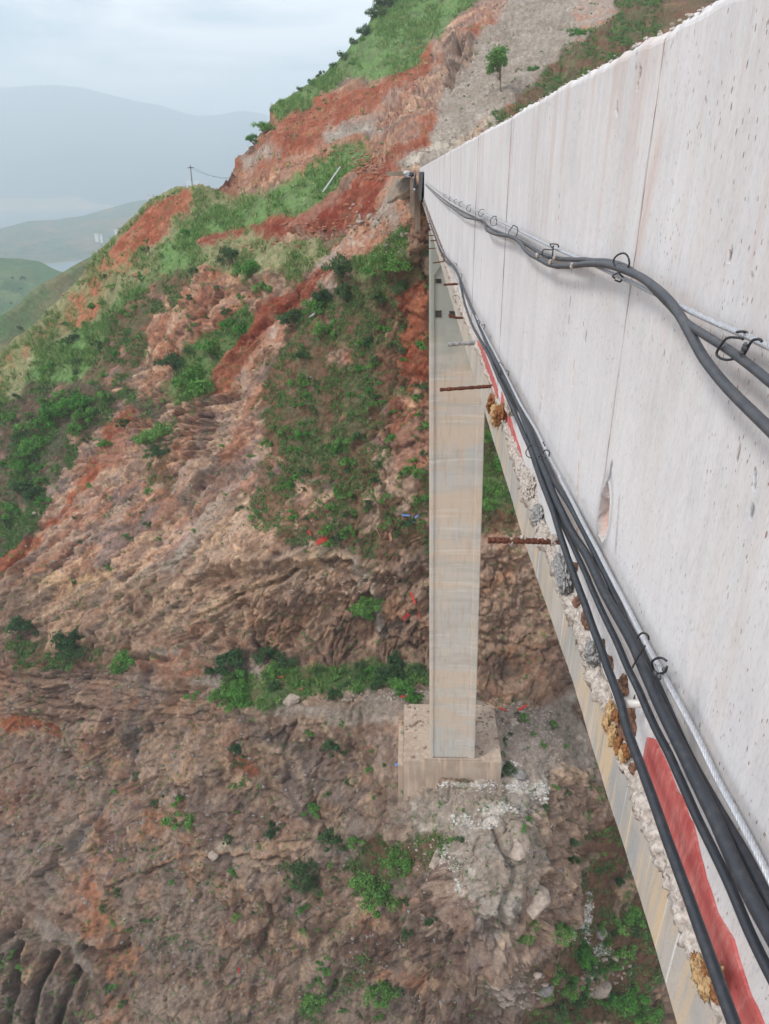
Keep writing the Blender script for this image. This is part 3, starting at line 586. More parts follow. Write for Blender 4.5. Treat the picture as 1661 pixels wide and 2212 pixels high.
for (a, b, ru, rw) in [(1000,1697,90,7),(1090,1655,40,14),(1072,1755,46,18),(1045,1790,28,14),(1000,1775,30,12),(1160,1712,18,24),(960,1840,16,32),(990,1915,22,18),(1120,1700,34,20),(1262,1980,14,66),(1225,2012,8,12),(1290,2050,18,14)]:
    q = 1-np.hypot((U-a)/ru, (W-b)/rw); C += (s2l((200,194,186))-C)*(.7*ss(spn+.5*np.clip(q, -1, 1), .58, .72)*(q > -.6))[:, None]
C *= (.86+.28*vn(x*3, y*3, z*3, 77))[:, None]
for (a, b, ru, rw, c, k) in [(700,1245,22,40,(206,182,156),.8),(690,1235,50,22,(190,164,136),.7),(160,1255,110,24,(196,168,130),.6),(560,1130,60,18,(200,174,144),.6),
      (410,1590,18,24,(210,190,168),.6),(455,1660,10,40,(196,170,140),.5),(590,1640,50,80,(190,168,142),.3),(890,1600,26,60,(176,140,110),.7),(470,1840,26,14,(214,200,180),.7),(250,1640,12,60,(186,150,120),.5),(740,1160,60,40,(126,118,110),.4),
      (20,1560,60,20,(192,122,86),.7),(200,1930,40,60,(176,108,74),.6),(55,1700,60,60,(150,98,74),.4),(855,2120,60,14,(190,132,104),.6),(800,1990,24,20,(196,132,100),.8),(870,1960,26,14,(186,120,90),.7)]:
    C += (s2l(c)-C)*(k*np.exp(-(((wu-a)/ru)**2+((ww-b)/rw)**2))*ss(n_b, .35, .6))[:, None]
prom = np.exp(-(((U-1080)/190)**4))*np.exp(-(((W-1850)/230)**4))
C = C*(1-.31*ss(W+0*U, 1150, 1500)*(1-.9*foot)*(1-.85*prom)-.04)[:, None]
C = C*(1+np.array([.07, -.005, -.09])*np.clip(rough*1.4, 0, 1)[:, None]*(1-.6*prom)[:, None])
C = np.clip(C, .01, .8)
# rows that fold over the crest and fall away behind it
first = P1[:NC]; back = []
bc = C[:NC]
for k in range(1, 9):
    d = np.array([-.25, 1., -.55])*(k**1.7)*1.8
    nb = first+d; nb[:, 2] += 1.2*fbm(nb[:, 0]*.1, nb[:, 1]*.1, nb[:, 2]*.1, 3, 90); back.append(nb)
VT = np.vstack([np.vstack(back[::-1]), P1]); CT = np.vstack([np.vstack([bc]*8), C])
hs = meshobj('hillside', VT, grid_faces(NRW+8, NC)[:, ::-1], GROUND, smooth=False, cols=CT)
hs.data.polygons.foreach_set('use_smooth', np.ones(len(hs.data.polygons), bool))
tag(hs, kind='structure')
N1 = gnormals(P1); 
if N1[PT(700, 1000)] @ (-P1[PT(700, 1000)]) < 0: N1 = -N1
def T(u, w): i = PT(u, w); return P1[i].copy(), N1[i].copy()
def mpp(u, w):                            # metres per V unit at that spot of the slope
    p = P1[PT(u, w)]; return -(CAM.T@p)[2]/F

# ------------------------------------------------------------------ far land, lake, haze
LZ = -150.
def ridge(name, pts, run, zb, mat_, c1, c2, seed, amp, backrun=None, zback=None, nr=40, nc=160, label=None, cat=None, kind='structure', freq=3.):
    """pts: (u, w, forward distance) of the skyline of one landform; its near face falls to height zb over `run` metres."""
    pts = np.array(pts, float); uu = np.linspace(pts[0, 0], pts[-1, 0], nc)
    w_ = np.interp(uu, pts[:, 0], pts[:, 1]); yy = np.interp(uu, pts[:, 0], pts[:, 2])
    cr_ = np.array([PY(a, b, c) for a, b, c in zip(uu, w_, yy)])
    cr_[:, 2] += amp*.25*fbm(cr_[:, 0]*freq/run, cr_[:, 1]*0, 0*cr_[:, 0], 4, seed)
    rows = []
    br = backrun or run
    for k in range(14, 0, -1):
        s = k/14.; p = cr_.copy(); p[:, 1] += br*s; p[:, 0] += np.sign(p[:, 0])*0; zt = (zback if zback is not None else zb)-6; p[:, 2] = cr_[:, 2]+(zt-cr_[:, 2])*s; rows.append(p)
    for k in range(nr):
        s = k/(nr-1.); p = cr_.copy(); d = -cr_[:, :2]/np.linalg.norm(cr_[:, :2], axis=1)[:, None]
        p[:, :2] += d*run*s; p[:, 2] = cr_[:, 2]+(zb-cr_[:, 2])*(s**.85)
        p[:, 2] += amp*math.sin(math.pi*min(1, s*1.0))*ridged(p[:, 0]*freq/run, p[:, 1]*freq/run, 0*s, 4, seed+1)*.7
        rows.append(p)
    V = np.vstack(rows); n = fbm(V[:, 0]*6/run, V[:, 1]*6/run, V[:, 2]*6/run, 5, seed+3, .65)*.5+.5
    Cc = s2l(c1)+(s2l(c2)-s2l(c1))*ss(n, .4, .62)[:, None]
    o = meshobj(name, V, grid_faces(nr+14, nc)[:, ::-1], mat_, smooth=True, cols=Cc); tag(o, label, cat, kind=kind); return o, rows
V, Fs = box(-9000, 9000, -600, 9000, LZ-12, LZ-11); g = meshobj('valley_ground', V, Fs, simple('valley_floor', (150, 120, 96), .95, 0, .1, .01)); tag(g, kind='structure')
n = 60; wgx = np.linspace(-8000, 6000, n); wgy = np.linspace(500, 5200, n); gx, gy = np.meshgrid(wgx, wgy)
lk = meshobj('lake', np.stack([gx.ravel(), gy.ravel(), np.full(gx.size, LZ)], 1), grid_faces(n, n), WATER); tag(lk, kind='structure')
ridge('far_mountain', [(-900,150,6400),(-300,205,6300),(-60,196,6200),(0,190,6200),(60,186,6200),(120,184,6200),(180,190,6200),(240,206,6200),(300,222,6200),(340,226,6200),(380,238,6200),(430,249,6200),(480,246,6100),(520,238,6100),(560,244,6100),(700,290,6000),(1200,330,6000),(1900,300,6000)], 2600, LZ+2, FARG, (74,92,98), (84,98,100), 101, 60, 1500, -160, 60, 260)
ridge('far_shore', [(-900,425,3900),(-100,428,3950),(0,430,3950),(90,429,3950),(160,424,4000),(260,426,4000),(380,420,4000),(520,414,4000),(900,405,4100),(1800,400,4100)], 260, LZ-1, FARG, (140,134,110), (160,140,116), 111, 2, 900, -120, 14, 120)
hl, _ = ridge('headland', [(-500,560,1450),(-120,520,1600),(0,494,1700),(60,478,1800),(120,474,1850),(180,464,1900),(240,446,2000),(300,432,2050),(360,424,2100),(430,426,2100),(520,440,2100),(700,470,2000)], 520, LZ-2, FARG, (84,104,88), (118,108,92), 121, 14, 500, -150, 50, 200, freq=5.)
gh, ghr = ridge('green_hill', [(-500,500,640),(-160,530,640),(0,556,640),(40,556,650),(80,566,655),(110,582,640),(150,600,620),(260,640,600),(400,700,560)], 260, -130, MIDG, (70,98,66), (94,112,78), 131, 20, 200, -150, 50, 160, freq=4.)
mh, mhr = ridge('spur_hill', [(-500,800,170),(-200,730,190),(0,676,215),(40,650,225),(75,616,235),(123,588,245),(163,564,255),(220,536,270),(330,480,290),(420,460,300)], 110, -95, MIDG, (88,112,74), (116,112,82), 141, 8, 60, -80, 60, 200, freq=4.)
# air
V, Fs = box(-9200, 9200, -700, 9200, LZ-14, 640); hz = meshobj('haze', V, Fs, None); tag(hz, kind='stuff')
hm = bpy.data.materials.new('haze_air'); hm.use_nodes = True; hn = hm.node_tree; hn.nodes.clear()
ho = hn.nodes.new('ShaderNodeOutputMaterial'); hv = hn.nodes.new('ShaderNodeVolumePrincipled'); hv.inputs['Color'].default_value = (.82, .93, 1.0, 1); hv.inputs['Density'].default_value = .00040; hv.inputs['Anisotropy'].default_value = .0
hn.links.new(hv.outputs[0], ho.inputs['Volume']); hz.data.materials.append(hm)

# ------------------------------------------------------------------ bridge: parapet wall, fascia, deck
WX = .55                                   # outer face of the wall
def gr(Y): return -.0033*Y                 # slight fall of the deck away from the camera
joints = [-.75, 1.83, 4.41, 6.62]+[6.62+2.38*k for k in range(1, 27)]
wall = empty('parapet_wall', (WX, 0, -1.31), 'long pale grey cast concrete wall running from the right edge of the picture to the far slope', 'wall')
# marks on the wall: (from, to, half width m, channel, depth m)
def wy(u, w): p = PX(u, w, WX); return p[1], p[2]
MK = []
for a, b, hw, ch, dp in [((1386,120),(1381,150),.004,0,.004),((1382,150),(1376,186),.008,0,.008),((1331,228),(1332,244),.005,0,.006),((1240,770),(1236,832),.006,1,.004),((1240,775),(1238,800),.003,0,.003),
     ((1173,828),(1167,858),.006,1,.003),((1170,860),(1163,892),.004,0,.003),((1596,968),(1592,992),.0035,0,.003),((1632,1022),(1628,1052),.003,2,.003),((1624,1098),(1622,1112),.004,2,.003),((1630,592),(1622,598),.003,0,.003),
     ((1266,720),(1262,745),.004,0,.004),((1112,255),(1104,400),.004,2,.002),((1106,300),(1100,420),.045,1,0),((1375,90),(1372,160),.002,2,.001),((1232,640),(1228,700),.003,2,.001),((1208,420),(1206,470),.003,2,.001),
     ((1320,1010),(1312,1048),.012,2,.003),((1338,1080),(1330,1190),.014,2,.0),((1040,560),(1038,600),.01,2,.001),((1252,905),(1249,960),.006,1,.003),((1250,1000),(1246,1085),.006,1,.003),((1250,1120),(1240,1180),.010,1,.002),
     ((1580,540),(1576,552),.004,0,.004),((1500,1540),(1480,1700),.06,2,0),((1420,320),(1380,520),.05,1,0)]:
    MK.append((*wy(*a), *wy(*b), hw, ch, dp))
OV = (*wy(1305, 1113), .052, .086)           # the smooth oval pocket
def lines(a, b, step, extra=None):
    L = list(np.linspace(a, b, max(2, int(round((b-a)/step))+1)))
    if extra and extra[0] < b and extra[1] > a: L += list(np.arange(max(a, extra[0]), min(b, extra[1]), extra[2]))
    return np.unique(np.round(L, 5))
for k in range(len(joints)-1):
    jg = lambda q: .0012 if q < 2 else (.004 if q == 2 else .0065)
    y0, y1 = joints[k]+jg(k), joints[k+1]-jg(k+1)
    st = .011 if k == 1 else (.02 if k == 0 else (.016 if k == 2 else .05 if k < 6 else .3))
    ys = lines(y0, y1, st, (.30, 1.81, .0062) if k in (0, 1) else None)
    if k == 0: ys = lines(y0, y1, .03, (.55, y1, .0062))
    if k == 0: ys = ys
    zs = np.unique(np.concatenate([np.linspace(0, 1, {0: 200, 1: 200, 2: 120}.get(k, 40 if k < 6 else 12)), [.985, .99, .995]]))
    ys = np.unique(np.concatenate([ys, [y0+q for q in (.003, .008, .014, .022, .034)], [y1-q for q in (.003, .008, .014, .022, .034)]]))
    YY, SS = np.meshgrid(ys, zs); YY = YY.ravel(); SS = SS.ravel()
    ztop = .272+gr(YY)+.010*fbm(YY*1.7, 0*YY, 0*YY, 3, 201)+.006*fbm(YY*14, 0*YY, 0*YY+3, 3, 202)
    zb = -1.31+gr(YY)
    ZZ = zb+(ztop-zb)*SS
    XX = WX+.0012*fbm(YY*9, ZZ*3, 0*YY, 3, 203)+.002*fbm(YY*1.2, ZZ*1.2, 0*YY, 2, 204)
    XX += .016*np.clip((SS-.985)/.015, 0, 1)**2*(1+.7*fbm(YY*20, ZZ*20, 0*YY, 3, 206))
    jd = np.minimum(YY-joints[k], joints[k+1]-YY); XX += .004*np.clip(1-jd/.006, 0, 1)*(vn(YY*0+k, ZZ*30, 0*YY, 207))
    mark = np.zeros((len(YY), 3), np.float32)
    for q, jj in ((YY-y0, k), (y1-YY, k+1)):
        wj = (.004 if jj < 2 else .013 if jj == 2 else .022)*(1+.8*fbm(YY*0+jj*3, ZZ*9, 0*YY, 4, 211))
        mark[:, 0] = np.maximum(mark[:, 0], np.clip((wj-q)/(wj*.5), 0, 1)*(.5 if jj < 2 else .85)*np.clip(.75+.9*fbm(YY*0+jj*5, ZZ*2.2, 0*YY, 3, 212), .15, 1))
    nrag = fbm(YY*70, ZZ*45, 0*YY, 3, 205)
    if k < 4:
        for (a, b, c, d, hw, ch, dp) in MK:
            L = (c-a)**2+(d-b)**2; tt = np.clip(((YY-a)*(c-a)+(ZZ-b)*(d-b))/L, 0, 1)
            ds = np.hypot(YY-a-tt*(c-a), (ZZ-b-tt*(d-b))*.6)
            v = np.clip((hw*(1.05+.9*nrag)-ds)/(hw*.45), 0, 1) if dp > 0 else np.clip(1-ds/hw, 0, 1)**1.3*.45*(1+.6*nrag)
            mark[:, ch] = np.maximum(mark[:, ch], v*(.85 if dp else 1)); XX += dp*v
        # hairline crack beside the first joint is the joint itself; oval pocket:
        q = np.hypot((YY-OV[0])/OV[2], (ZZ-OV[1]+.0)/OV[3]*(1-.12*np.clip((ZZ-OV[1])/OV[3], -1, 1)))+.04*fbm(YY*18, ZZ*18, 0*YY, 2, 208)
        inn = np.clip((1-q)/.10, 0, 1); XX += .024*inn*inn*(3-2*inn)
        rim = np.exp(-((q-1.06)/.06)**2); XX -= .003*rim
        mark[:, 1] = np.maximum(mark[:, 1], np.clip(inn*ss(fbm(YY*11, ZZ*11, 0*YY, 3, 209)-(ZZ-OV[1])*6-.1, -.2, .6), 0, 1)*.8)
        mark[:, 0] = np.maximum(mark[:, 0], .55*np.exp(-((q-1.0)/.035)**2)*(YY > OV[0]-.0)*.9)
        mark[:, 2] = np.maximum(mark[:, 2], .35*np.exp(-((q-1.25)/.2)**2))
    nz_, ny_ = len(zs), len(ys)
    Vf = np.stack([XX, YY, ZZ], 1); Fq = grid_faces(nz_, ny_)
    # turn the boundary back into the thickness of the wall
    b = list(range(ny_))+[i*ny_+ny_-1 for i in range(1, nz_)]+[(nz_-1)*ny_+j for j in range(ny_-2, -1, -1)]+[i*ny_ for i in range(nz_-2, 0, -1)]
    Bk = Vf[b].copy(); Bk[:, 0] = WX+.26; nb = len(b); off = len(Vf)
    side = [(b[i], off+i, off+(i+1) % nb, b[(i+1) % nb]) for i in range(nb)]
    Vp = np.vstack([Vf, Bk]); mk = np.vstack([mark, np.zeros((nb, 3))])
    o = meshobj('wall_panel', Vp, [tuple(q) for q in Fq]+side+[tuple(off+i for i in range(nb))], WALL)
    bmn = bmesh.new(); bmn.from_mesh(o.data); bmesh.ops.recalc_face_normals(bmn, faces=bmn.faces); bmn.to_mesh(o.data); bmn.free()
    a = o.data.color_attributes.new('mark', 'FLOAT_COLOR', 'POINT'); cc = np.ones((len(Vp), 4), np.float32); cc[:, :3] = mk; a.data.foreach_set('color', cc.ravel())
    child(o, wall)
yE = joints[-1]
# rough crumbs of mortar left on the top edge
mb = MB(); iv, ifc = ico(1)
yy = .9
while yy < 20:
    r = random.uniform(.002, .007)*(1 if yy < 6 else 1.2); k = iv*np.array([r*1.2, r*1.7, r*.8])*(1+.5*(rng.random((len(iv), 1))-.5))
    zt = .272+gr(yy)+.010*float(fbm(np.array([yy*1.7]), np.array([0.]), np.array([0.]), 3, 201)[0])
    mb.add(k+np.array([WX+random.uniform(.004, .03), yy, zt+random.uniform(-.004, .004)]), ifc); yy += random.uniform(.006, .03)*(1+yy*.25)
o = mb.build('top_crumbs', MORTAR, None); tag(o, kind='stuff'); child(o, wall)

# beam fascia under the wall
bridge = empty('bridge_span', (WX, 0, -1.65), 'beige stained edge beam and deck of the bridge below the grey wall', 'bridge')
ys = np.unique(np.concatenate([np.arange(-.8, 4, .02), np.arange(4, 12, .08), np.arange(12, yE, .5)])); zs = np.linspace(0, 1, 16)
YY, SS = np.meshgrid(ys, zs); YY = YY.ravel(); SS = SS.ravel()
zb = np.interp(YY, [-1, .8, 1.9, 3, 5.1, 10, 70], [-1.645, -1.640, -1.620, -1.70, -1.735, -1.76, -1.98])+.006*fbm(YY*8, 0*YY, 0*YY, 3, 220)+.012*fbm(YY*2, 0*YY, 0*YY, 2, 221)
zt = -1.325+gr(YY); ZZ = zt+(zb-zt)*SS; XX = WX+.004+.004*fbm(YY*2, ZZ*2, 0*YY, 3, 222)+.01*np.clip((SS-.93)/.07, 0, 1)**2
Vf = np.stack([XX, YY, ZZ], 1); ny_ = len(ys); nz_ = len(zs)
b = list(range(ny_))+[i*ny_+ny_-1 for i in range(1, nz_)]+[(nz_-1)*ny_+j for j in range(ny_-2, -1, -1)]+[i*ny_ for i in range(nz_-2, 0, -1)]
Bk = Vf[b].copy(); Bk[:, 0] = WX+.6; nb = len(b); off = len(Vf)
fo = meshobj('edge_beam', np.vstack([Vf, Bk]), [tuple(q) for q in grid_faces(nz_, ny_)]+[(b[i], off+i, off+(i+1) % nb, b[(i+1) % nb]) for i in range(nb)]+[tuple(off+i for i in range(nb))], FASC)
bmn = bmesh.new(); bmn.from_mesh(fo.data); bmesh.ops.recalc_face_normals(bmn, faces=bmn.faces); bmn.to_mesh(fo.data); bmn.free(); child(fo, bridge)
def slopedbox(name, x0, x1, y0, y1, z0, z1, mat_, root):
    V, Fs = box(x0, x1, y0, y1, z0, z1); V = np.array(V, float); V[:, 2] += gr(V[:, 1]); o = meshobj(name, V, Fs, mat_)
    bmn = bmesh.new(); bmn.from_mesh(o.data); bmesh.ops.recalc_face_normals(bmn, faces=bmn.faces); bmn.to_mesh(o.data); bmn.free(); return child(o, root)
slopedbox('deck_slab', WX+.262, 6.4, -.8, yE, -1.30, -.98, FASC, bridge)
for gx0 in (1.75, 3.2, 4.6): slopedbox('girder', gx0, gx0+.55, -.8, yE, -3.1, -1.303, FASC, bridge)

# mortar squeezed out of the joint under the wall: three stretches as in the place, one continuous knobbly body
def seam(name, ya, yb, step, amp0, mat_, seed, zc=-1.352, na=22, ph=1.):
    Y = np.arange(ya, yb, step); a = np.linspace(0, 2*np.pi, na, endpoint=False); YG, AG = np.meshgrid(Y, a, indexing='ij')
    A = amp0(Y)[:, None]*(1+.35*fbm(YG*9, np.cos(AG), np.sin(AG), 3, seed))
    rx = .030*A; rz = .044*A
    n = fbm(YG*26, np.cos(AG)*1.1, np.sin(AG)*1.1, 3, seed+1, .6); n2 = ridged(YG*60, np.cos(AG)*2.2, np.sin(AG)*2.2, 2, seed+2)
    k = 1+.62*n-.24*n2+.16*fbm(YG*120, np.cos(AG)*4, np.sin(AG)*4, 2, seed+8)
    _, ce, _t = worley((YG*34).ravel(), (np.cos(AG)*1.3).ravel(), (np.sin(AG)*1.3).ravel(), seed+20); k = k-.22*np.exp(-(ce.reshape(YG.shape)/.1)**2)-.30*(_t.reshape(YG.shape) > .88)
    Xs = WX+.008-np.cos(AG)*rx*k; Zs = zc+gr(YG)+np.sin(AG)*rz*k+.010*fbm(YG*3, 0*YG, 0*YG, 3, seed+5); Ys = YG+.006*fbm(YG*30, np.cos(AG)*2, np.sin(AG)*2, 2, seed+4)
    V = np.stack([Xs.ravel(), Ys.ravel(), Zs.ravel()], 1); i = np.arange(len(Y)-1)[:, None]*na; j = np.arange(na)[None, :]; kk = (j+1) % na
    Fq = np.stack([i+j, i+kk, i+na+kk, i+na+j], -1).reshape(-1, 4); Fl = [tuple(q) for q in Fq]+[tuple(range(na-1, -1, -1)), tuple((len(Y)-1)*na+np.arange(na))]
    o = meshobj(name, V, Fl, mat_, smooth=True); bmn = bmesh.new(); bmn.from_mesh(o.data); bmesh.ops.recalc_face_normals(bmn, faces=bmn.faces); bmn.to_mesh(o.data); bmn.free(); return o
ms = empty('mortar_seam', (WX, 0, -1.35), 'knobbly whitish mortar squeezed out along the joint below the wall', 'mortar')
child(seam('mortar_ridge', .35, 4.2, .0045, lambda Y: np.interp(Y, [0, .7, 1.1, 1.5, 1.9, 2.4, 3.0, 3.4, 4.2], [.75, .85, .95, 1.2, 1.3, 1.3, 1.7, 1.3, .5]), MORTAR, 301), ms)
child(seam('mortar_ridge', 4.2, 12, .02, lambda Y: np.interp(Y, [4.2, 5.5, 7.5, 12], [.6, .8, 1.6, 1.5]), MORTAR, 311), ms)
child(seam('mortar_ridge', 12, 42, .12, lambda Y: np.interp(Y, [12, 42], [1.5, 2.2]), BMORTAR, 321), ms)
def lump(name, c, r, mat_, seed, sub=5, am=.45, label=None, cat=None, fr=1.6):
    V, Fs = ico(sub); n = fbm(V[:, 0]*fr+seed, V[:, 1]*fr, V[:, 2]*fr, 4, seed, .6); n2 = ridged(V[:, 0]*3.6+seed, V[:, 1]*3.6, V[:, 2]*3.6, 4, seed+1); n3 = fbm(V[:, 0]*9, V[:, 1]*9, V[:, 2]*9, 3, seed+2)
    _, ce, _t = worley(V[:, 0]*2.6+seed, V[:, 1]*2.6, V[:, 2]*2.6, seed); _, ce2, _t2 = worley(V[:, 0]*6.5+seed, V[:, 1]*6.5, V[:, 2]*6.5, seed+9)
    V = V*(1+am*n+.12*n2+.08*n3-.20*np.exp(-(ce/.09)**2)+.18*(_t-.5)-.07*np.exp(-(ce2/.12)**2)-.16*(_t2 > .86))[:, None]*np.array(r); o = meshobj(name, V, Fs, mat_, smooth=True); o.location = tuple(map(float, c)); tag(o, label, cat); return o
def W_(u, w, x): return PX(u, w, x)
lump('mortar_lump', W_(1163,1118,.535), (.03,.085,.05), GMORTAR, 5, label='grey spongy mortar lump just above the rusty bar and right of its root', cat='mortar lump')
lump('mortar_lump', W_(1216,1240,.53), (.028,.10,.055), GMORTAR, 9, label='large grey mortar lump hanging just below the long rusty bar', cat='mortar lump')
lump('mortar_lump', W_(1145,1052,.532), (.03,.075,.05), MORTAR, 14, label='pale bulging mortar lump at the lower end of the upper red strip', cat='mortar lump')
lump('mortar_lump', W_(1281,1410,.535), (.022,.035,.04), GMORTAR, 15, label='small light grey mortar knob between the cables and the beige beam', cat='mortar lump')
lump('mortar_lump', W_(1100,877,.515), (.022,.085,.05), MORTAR, 17, label='white mortar splash stuck over the black cables beside the red strip', cat='mortar lump', am=.7)
def foam(parts, label):
    root = empty('foam_lump', W_(parts[0][0], parts[0][1], .53), label, 'foam lump')
    for i, (u, w, a, b, mm) in enumerate(parts): child(lump('foam_chunk', W_(u, w, .532-.002*i), (a*.55, a, b), mm, 210+i*7+int(u) % 50, 4, am=.8, fr=2.2), root)
RFOAM = simple('rust_foam', (162, 112, 70), 1., 0, .25, 60, 1., .006, (104, 66, 42))
foam([(1318,1535,.020,.030,FOAM),(1312,1562,.022,.028,FOAM),(1324,1588,.022,.030,FOAM),(1338,1612,.020,.026,RFOAM),(1345,1632,.018,.020,FOAM),(1330,1546,.016,.02,RFOAM),(1352,1622,.014,.016,RFOAM)], 'yellow brown foam lump beneath the white pipe stub')
foam([(1502,2082,.014,.020,RFOAM),(1510,2100,.022,.026,FOAM),(1522,2122,.024,.028,FOAM),(1538,2128,.018,.024,FOAM),(1546,2146,.014,.016,RFOAM),(1550,2105,.018,.02,FOAM),(1528,2092,.014,.014,RFOAM)], 'pale yellow foam lump at the bottom edge beside the lowest red strip')
foam([(1062,868,.05,.05,RFOAM),(1070,888,.055,.045,FOAM),(1078,898,.06,.05,RFOAM),(1068,905,.04,.06,FOAM),(1058,880,.035,.04,RFOAM),(1086,890,.04,.05,RFOAM)], 'stringy rust yellow foam between the two upper red strips')
lump('foam_backing', W_(1366,1590,.56), (.026,.055,.10), BMORTAR, 27, label='dark brown crumbly cavity filling between yellow foam and the black cable', cat='mortar lump')
for i, (u, w, r) in enumerate([(1349,1480,.02),(1318,1436,.02),(1302,1395,.018),(1268,1340,.022),(1250,1300,.016),(1245,1225,.012),(1375,1660,.012)]):
    lump('brown_lump', W_(u, w, .548), (.018, r*1.3, r*1.4), BMORTAR, 30+i, 4, label=['brown mortar patch right of the seam above the white pipe','rounded brown mortar knob in the seam beside the cable','small brown knob at the mid seam','brown hollow mortar shell in the seam','brown crust above the hollow mortar shell','thin brown crust beside the large grey lump','dark crust under the cavity at the head of the red strip'][i], cat='mortar lump')

# red film strips clinging to the foot of the wall
def redstrip(ya, yb, zt, seed, label, zlow=-1.318):
    Y = np.arange(ya, yb, .006 if yb < 2 else .02); nS = 9; V = []
    top = zt(Y)+.007*fbm(Y*30, 0*Y, 0*Y, 3, seed); low = zlow+gr(Y)+.003*fbm(Y*20, 0*Y, 0*Y, 3, seed+1)
    top = np.where(np.arange(len(Y)) < 4, low+.01, np.maximum(top, low+.006))
    fr = []
    for s in np.linspace(0, 1, nS): fr.append(np.stack([WX-.0045+.0008*fbm(Y*20, Y*0+s*3, 0*Y, 2, seed), Y, low+(top-low)*s], 1))
    A = np.vstack(fr); B = A.copy(); B[:, 0] = WX+.001; n = len(Y); Fq = grid_faces(nS, n); L = [tuple(q) for q in Fq]
    b = list(range(n))+[i*n+n-1 for i in range(1, nS)]+[(nS-1)*n+j for j in range(n-2, -1, -1)]+[i*n for i in range(nS-2, 0, -1)]; o_ = len(A)
    L += [(b[i], o_+b[i], o_+b[(i+1) % len(b)], b[(i+1) % len(b)]) for i in range(len(b))]
    o = meshobj('red_strip', np.vstack([A, B]), L, RED); tag(o, label, 'red strip'); bmn = bmesh.new(); bmn.from_mesh(o.data); bmesh.ops.recalc_face_normals(bmn, faces=bmn.faces); bmn.to_mesh(o.data); bmn.free(); return o
redstrip(.35, 1.215, lambda Y: np.interp(Y, [.3, .68, .74, .80, .86, .95, 1.15, 1.18, 1.215], [-1.205, -1.213, -1.196, -1.214, -1.206, -1.16, -1.165, -1.17, -1.20]), 401, 'largest red painted strip at the lower right, under the thick black cables', -1.302)
redstrip(3.15, 4.15, lambda Y: np.interp(Y, [3.1, 3.3, 3.8, 4.15], [-1.325, -1.30, -1.265, -1.25]), 402, 'red strip with dark scrapes just below the white mortar splash on the cables', -1.36)
redstrip(4.28, 6.0, lambda Y: np.interp(Y, [4.2, 4.6, 5.4, 6.0], [-1.30, -1.28, -1.27, -1.33]), 403, 'uppermost red strip on the wall foot, reaching up to the mortar crusted bar', -1.38)

# steel bars sticking out of the joint
def rebar(u0, w0, u1, w1, r, mat_, label, mid=None, ribs=True):
    p = PX(u0, w0, WX-.0); q = ray(u1, w1); q = q*p[1]/q[1]
    if p[1] < 8: q = ray(u1, w1)*p[1]/ray(u1, w1)[1]
    pts = [p+np.array([.05, 0, 0]), p]
    if mid is not None: mq = ray(*mid); pts.append(mq*p[1]/mq[1])
    pts.append(q); C = catmull(pts, 40 if p[1] < 5.5 else 10)
    L = np.concatenate([[0], np.cumsum(np.linalg.norm(np.diff(C, axis=0), axis=1))])
    rr = r*(1+(.12*np.sin(L*2*np.pi/.012) if ribs and p[1] < 5.5 else 0)+(.45 if mat_ is GMORTAR else .08)*fbm(L*60, 0*L, 0*L, 2, 3))
    V, Fs = tube(C, rr, 10); o = meshobj('rebar', V, Fs, mat_, smooth=False); tag(o, label, 'steel bar', 'steel bars jutting from the joint under the wall'); return C
c = rebar(1215,1170,1054,1167,.0115,RUST,'thick rusty bar with white mortar blobs, lowest of the bars jutting left')
for i, (u, w, s) in enumerate([(1104,1170,.018),(1128,1160,.010),(1162,1168,.012),(1178,1168,.011),(1196,1166,.022),(1135,1163,.008)]):
    lump('mortar_blob', ray(u, w)*(c[5][1]/ray(u, w)[1]), (s*.8, s*.7, s), MORTAR, 50+i, 3, label=['teardrop white mortar blob farthest out on the lowest rusty bar','flat pale mortar flake on top of the lowest rusty bar','white mortar blob left of the root of the lowest rusty bar','pointed mortar blob near the root of the lowest rusty bar','whitish mortar collar at the root of the lowest rusty bar','tiny mortar crumb on the lowest rusty bar'][i], cat='mortar blob')
rebar(1065,834,950,842,.0125,RUST,'long dark rusty ribbed bar crossing in front of the pier')
c = rebar(1030,740,968,744,.019,GMORTAR,'short thick bar crusted with grey mortar above the red strip')
rebar(1005,686,969,680,.013,RUST,'bent reddish bar with its end curled upwards',mid=(985,686)); rebar(992,613,958,615,.014,RUST,'short brown bar just right of the pier niches, below the thin black bar')
rebar(963,564,935,568,.010,RUST,'thin black bar level with the arched top of the pier'); rebar(940,536,926,537,.012,RUST,'tiny bar crossing the top left corner of the pier'); 
rebar(943,519.5,929,520,.014,RUST,'stubby bar one below the topmost short bars'); rebar(938,508.5,926,508.8,.012,RUST,'small bar high on the joint near the pier top')
rebar(932,496,900,497,.010,RUST,'long thin bar reaching left high up near the abutment'); rebar(931,483,919,483.5,.015,RUST,'short bar second from the far end of the bridge'); rebar(922,472.5,909,472,.018,RUST,'farthest short bar beside the abutment columns')
V, Fs = tube([PX(1405,1520,.57), PX(1400,1520,.55), PX(1346,1521,.497)*1.0], .0085, 24)
p = PX(1412,1520,.56); q = ray(1343,1520); q = q*p[1]/q[1]; a = np.linspace(0, 2*np.pi, 24, endpoint=False)
C_ = np.array([p+np.array([.03, 0, 0]), p, q]); V, Fs = tube(C_, .0095, 24); o = meshobj('pipe_stub', V, Fs, PVC, smooth=True); tag(o, 'short white plastic pipe stub behind the black cables near the yellow foam', 'pipe')
o.data.polygons.foreach_set('use_smooth', [len(f.vertices) == 4 for f in o.data.polygons])

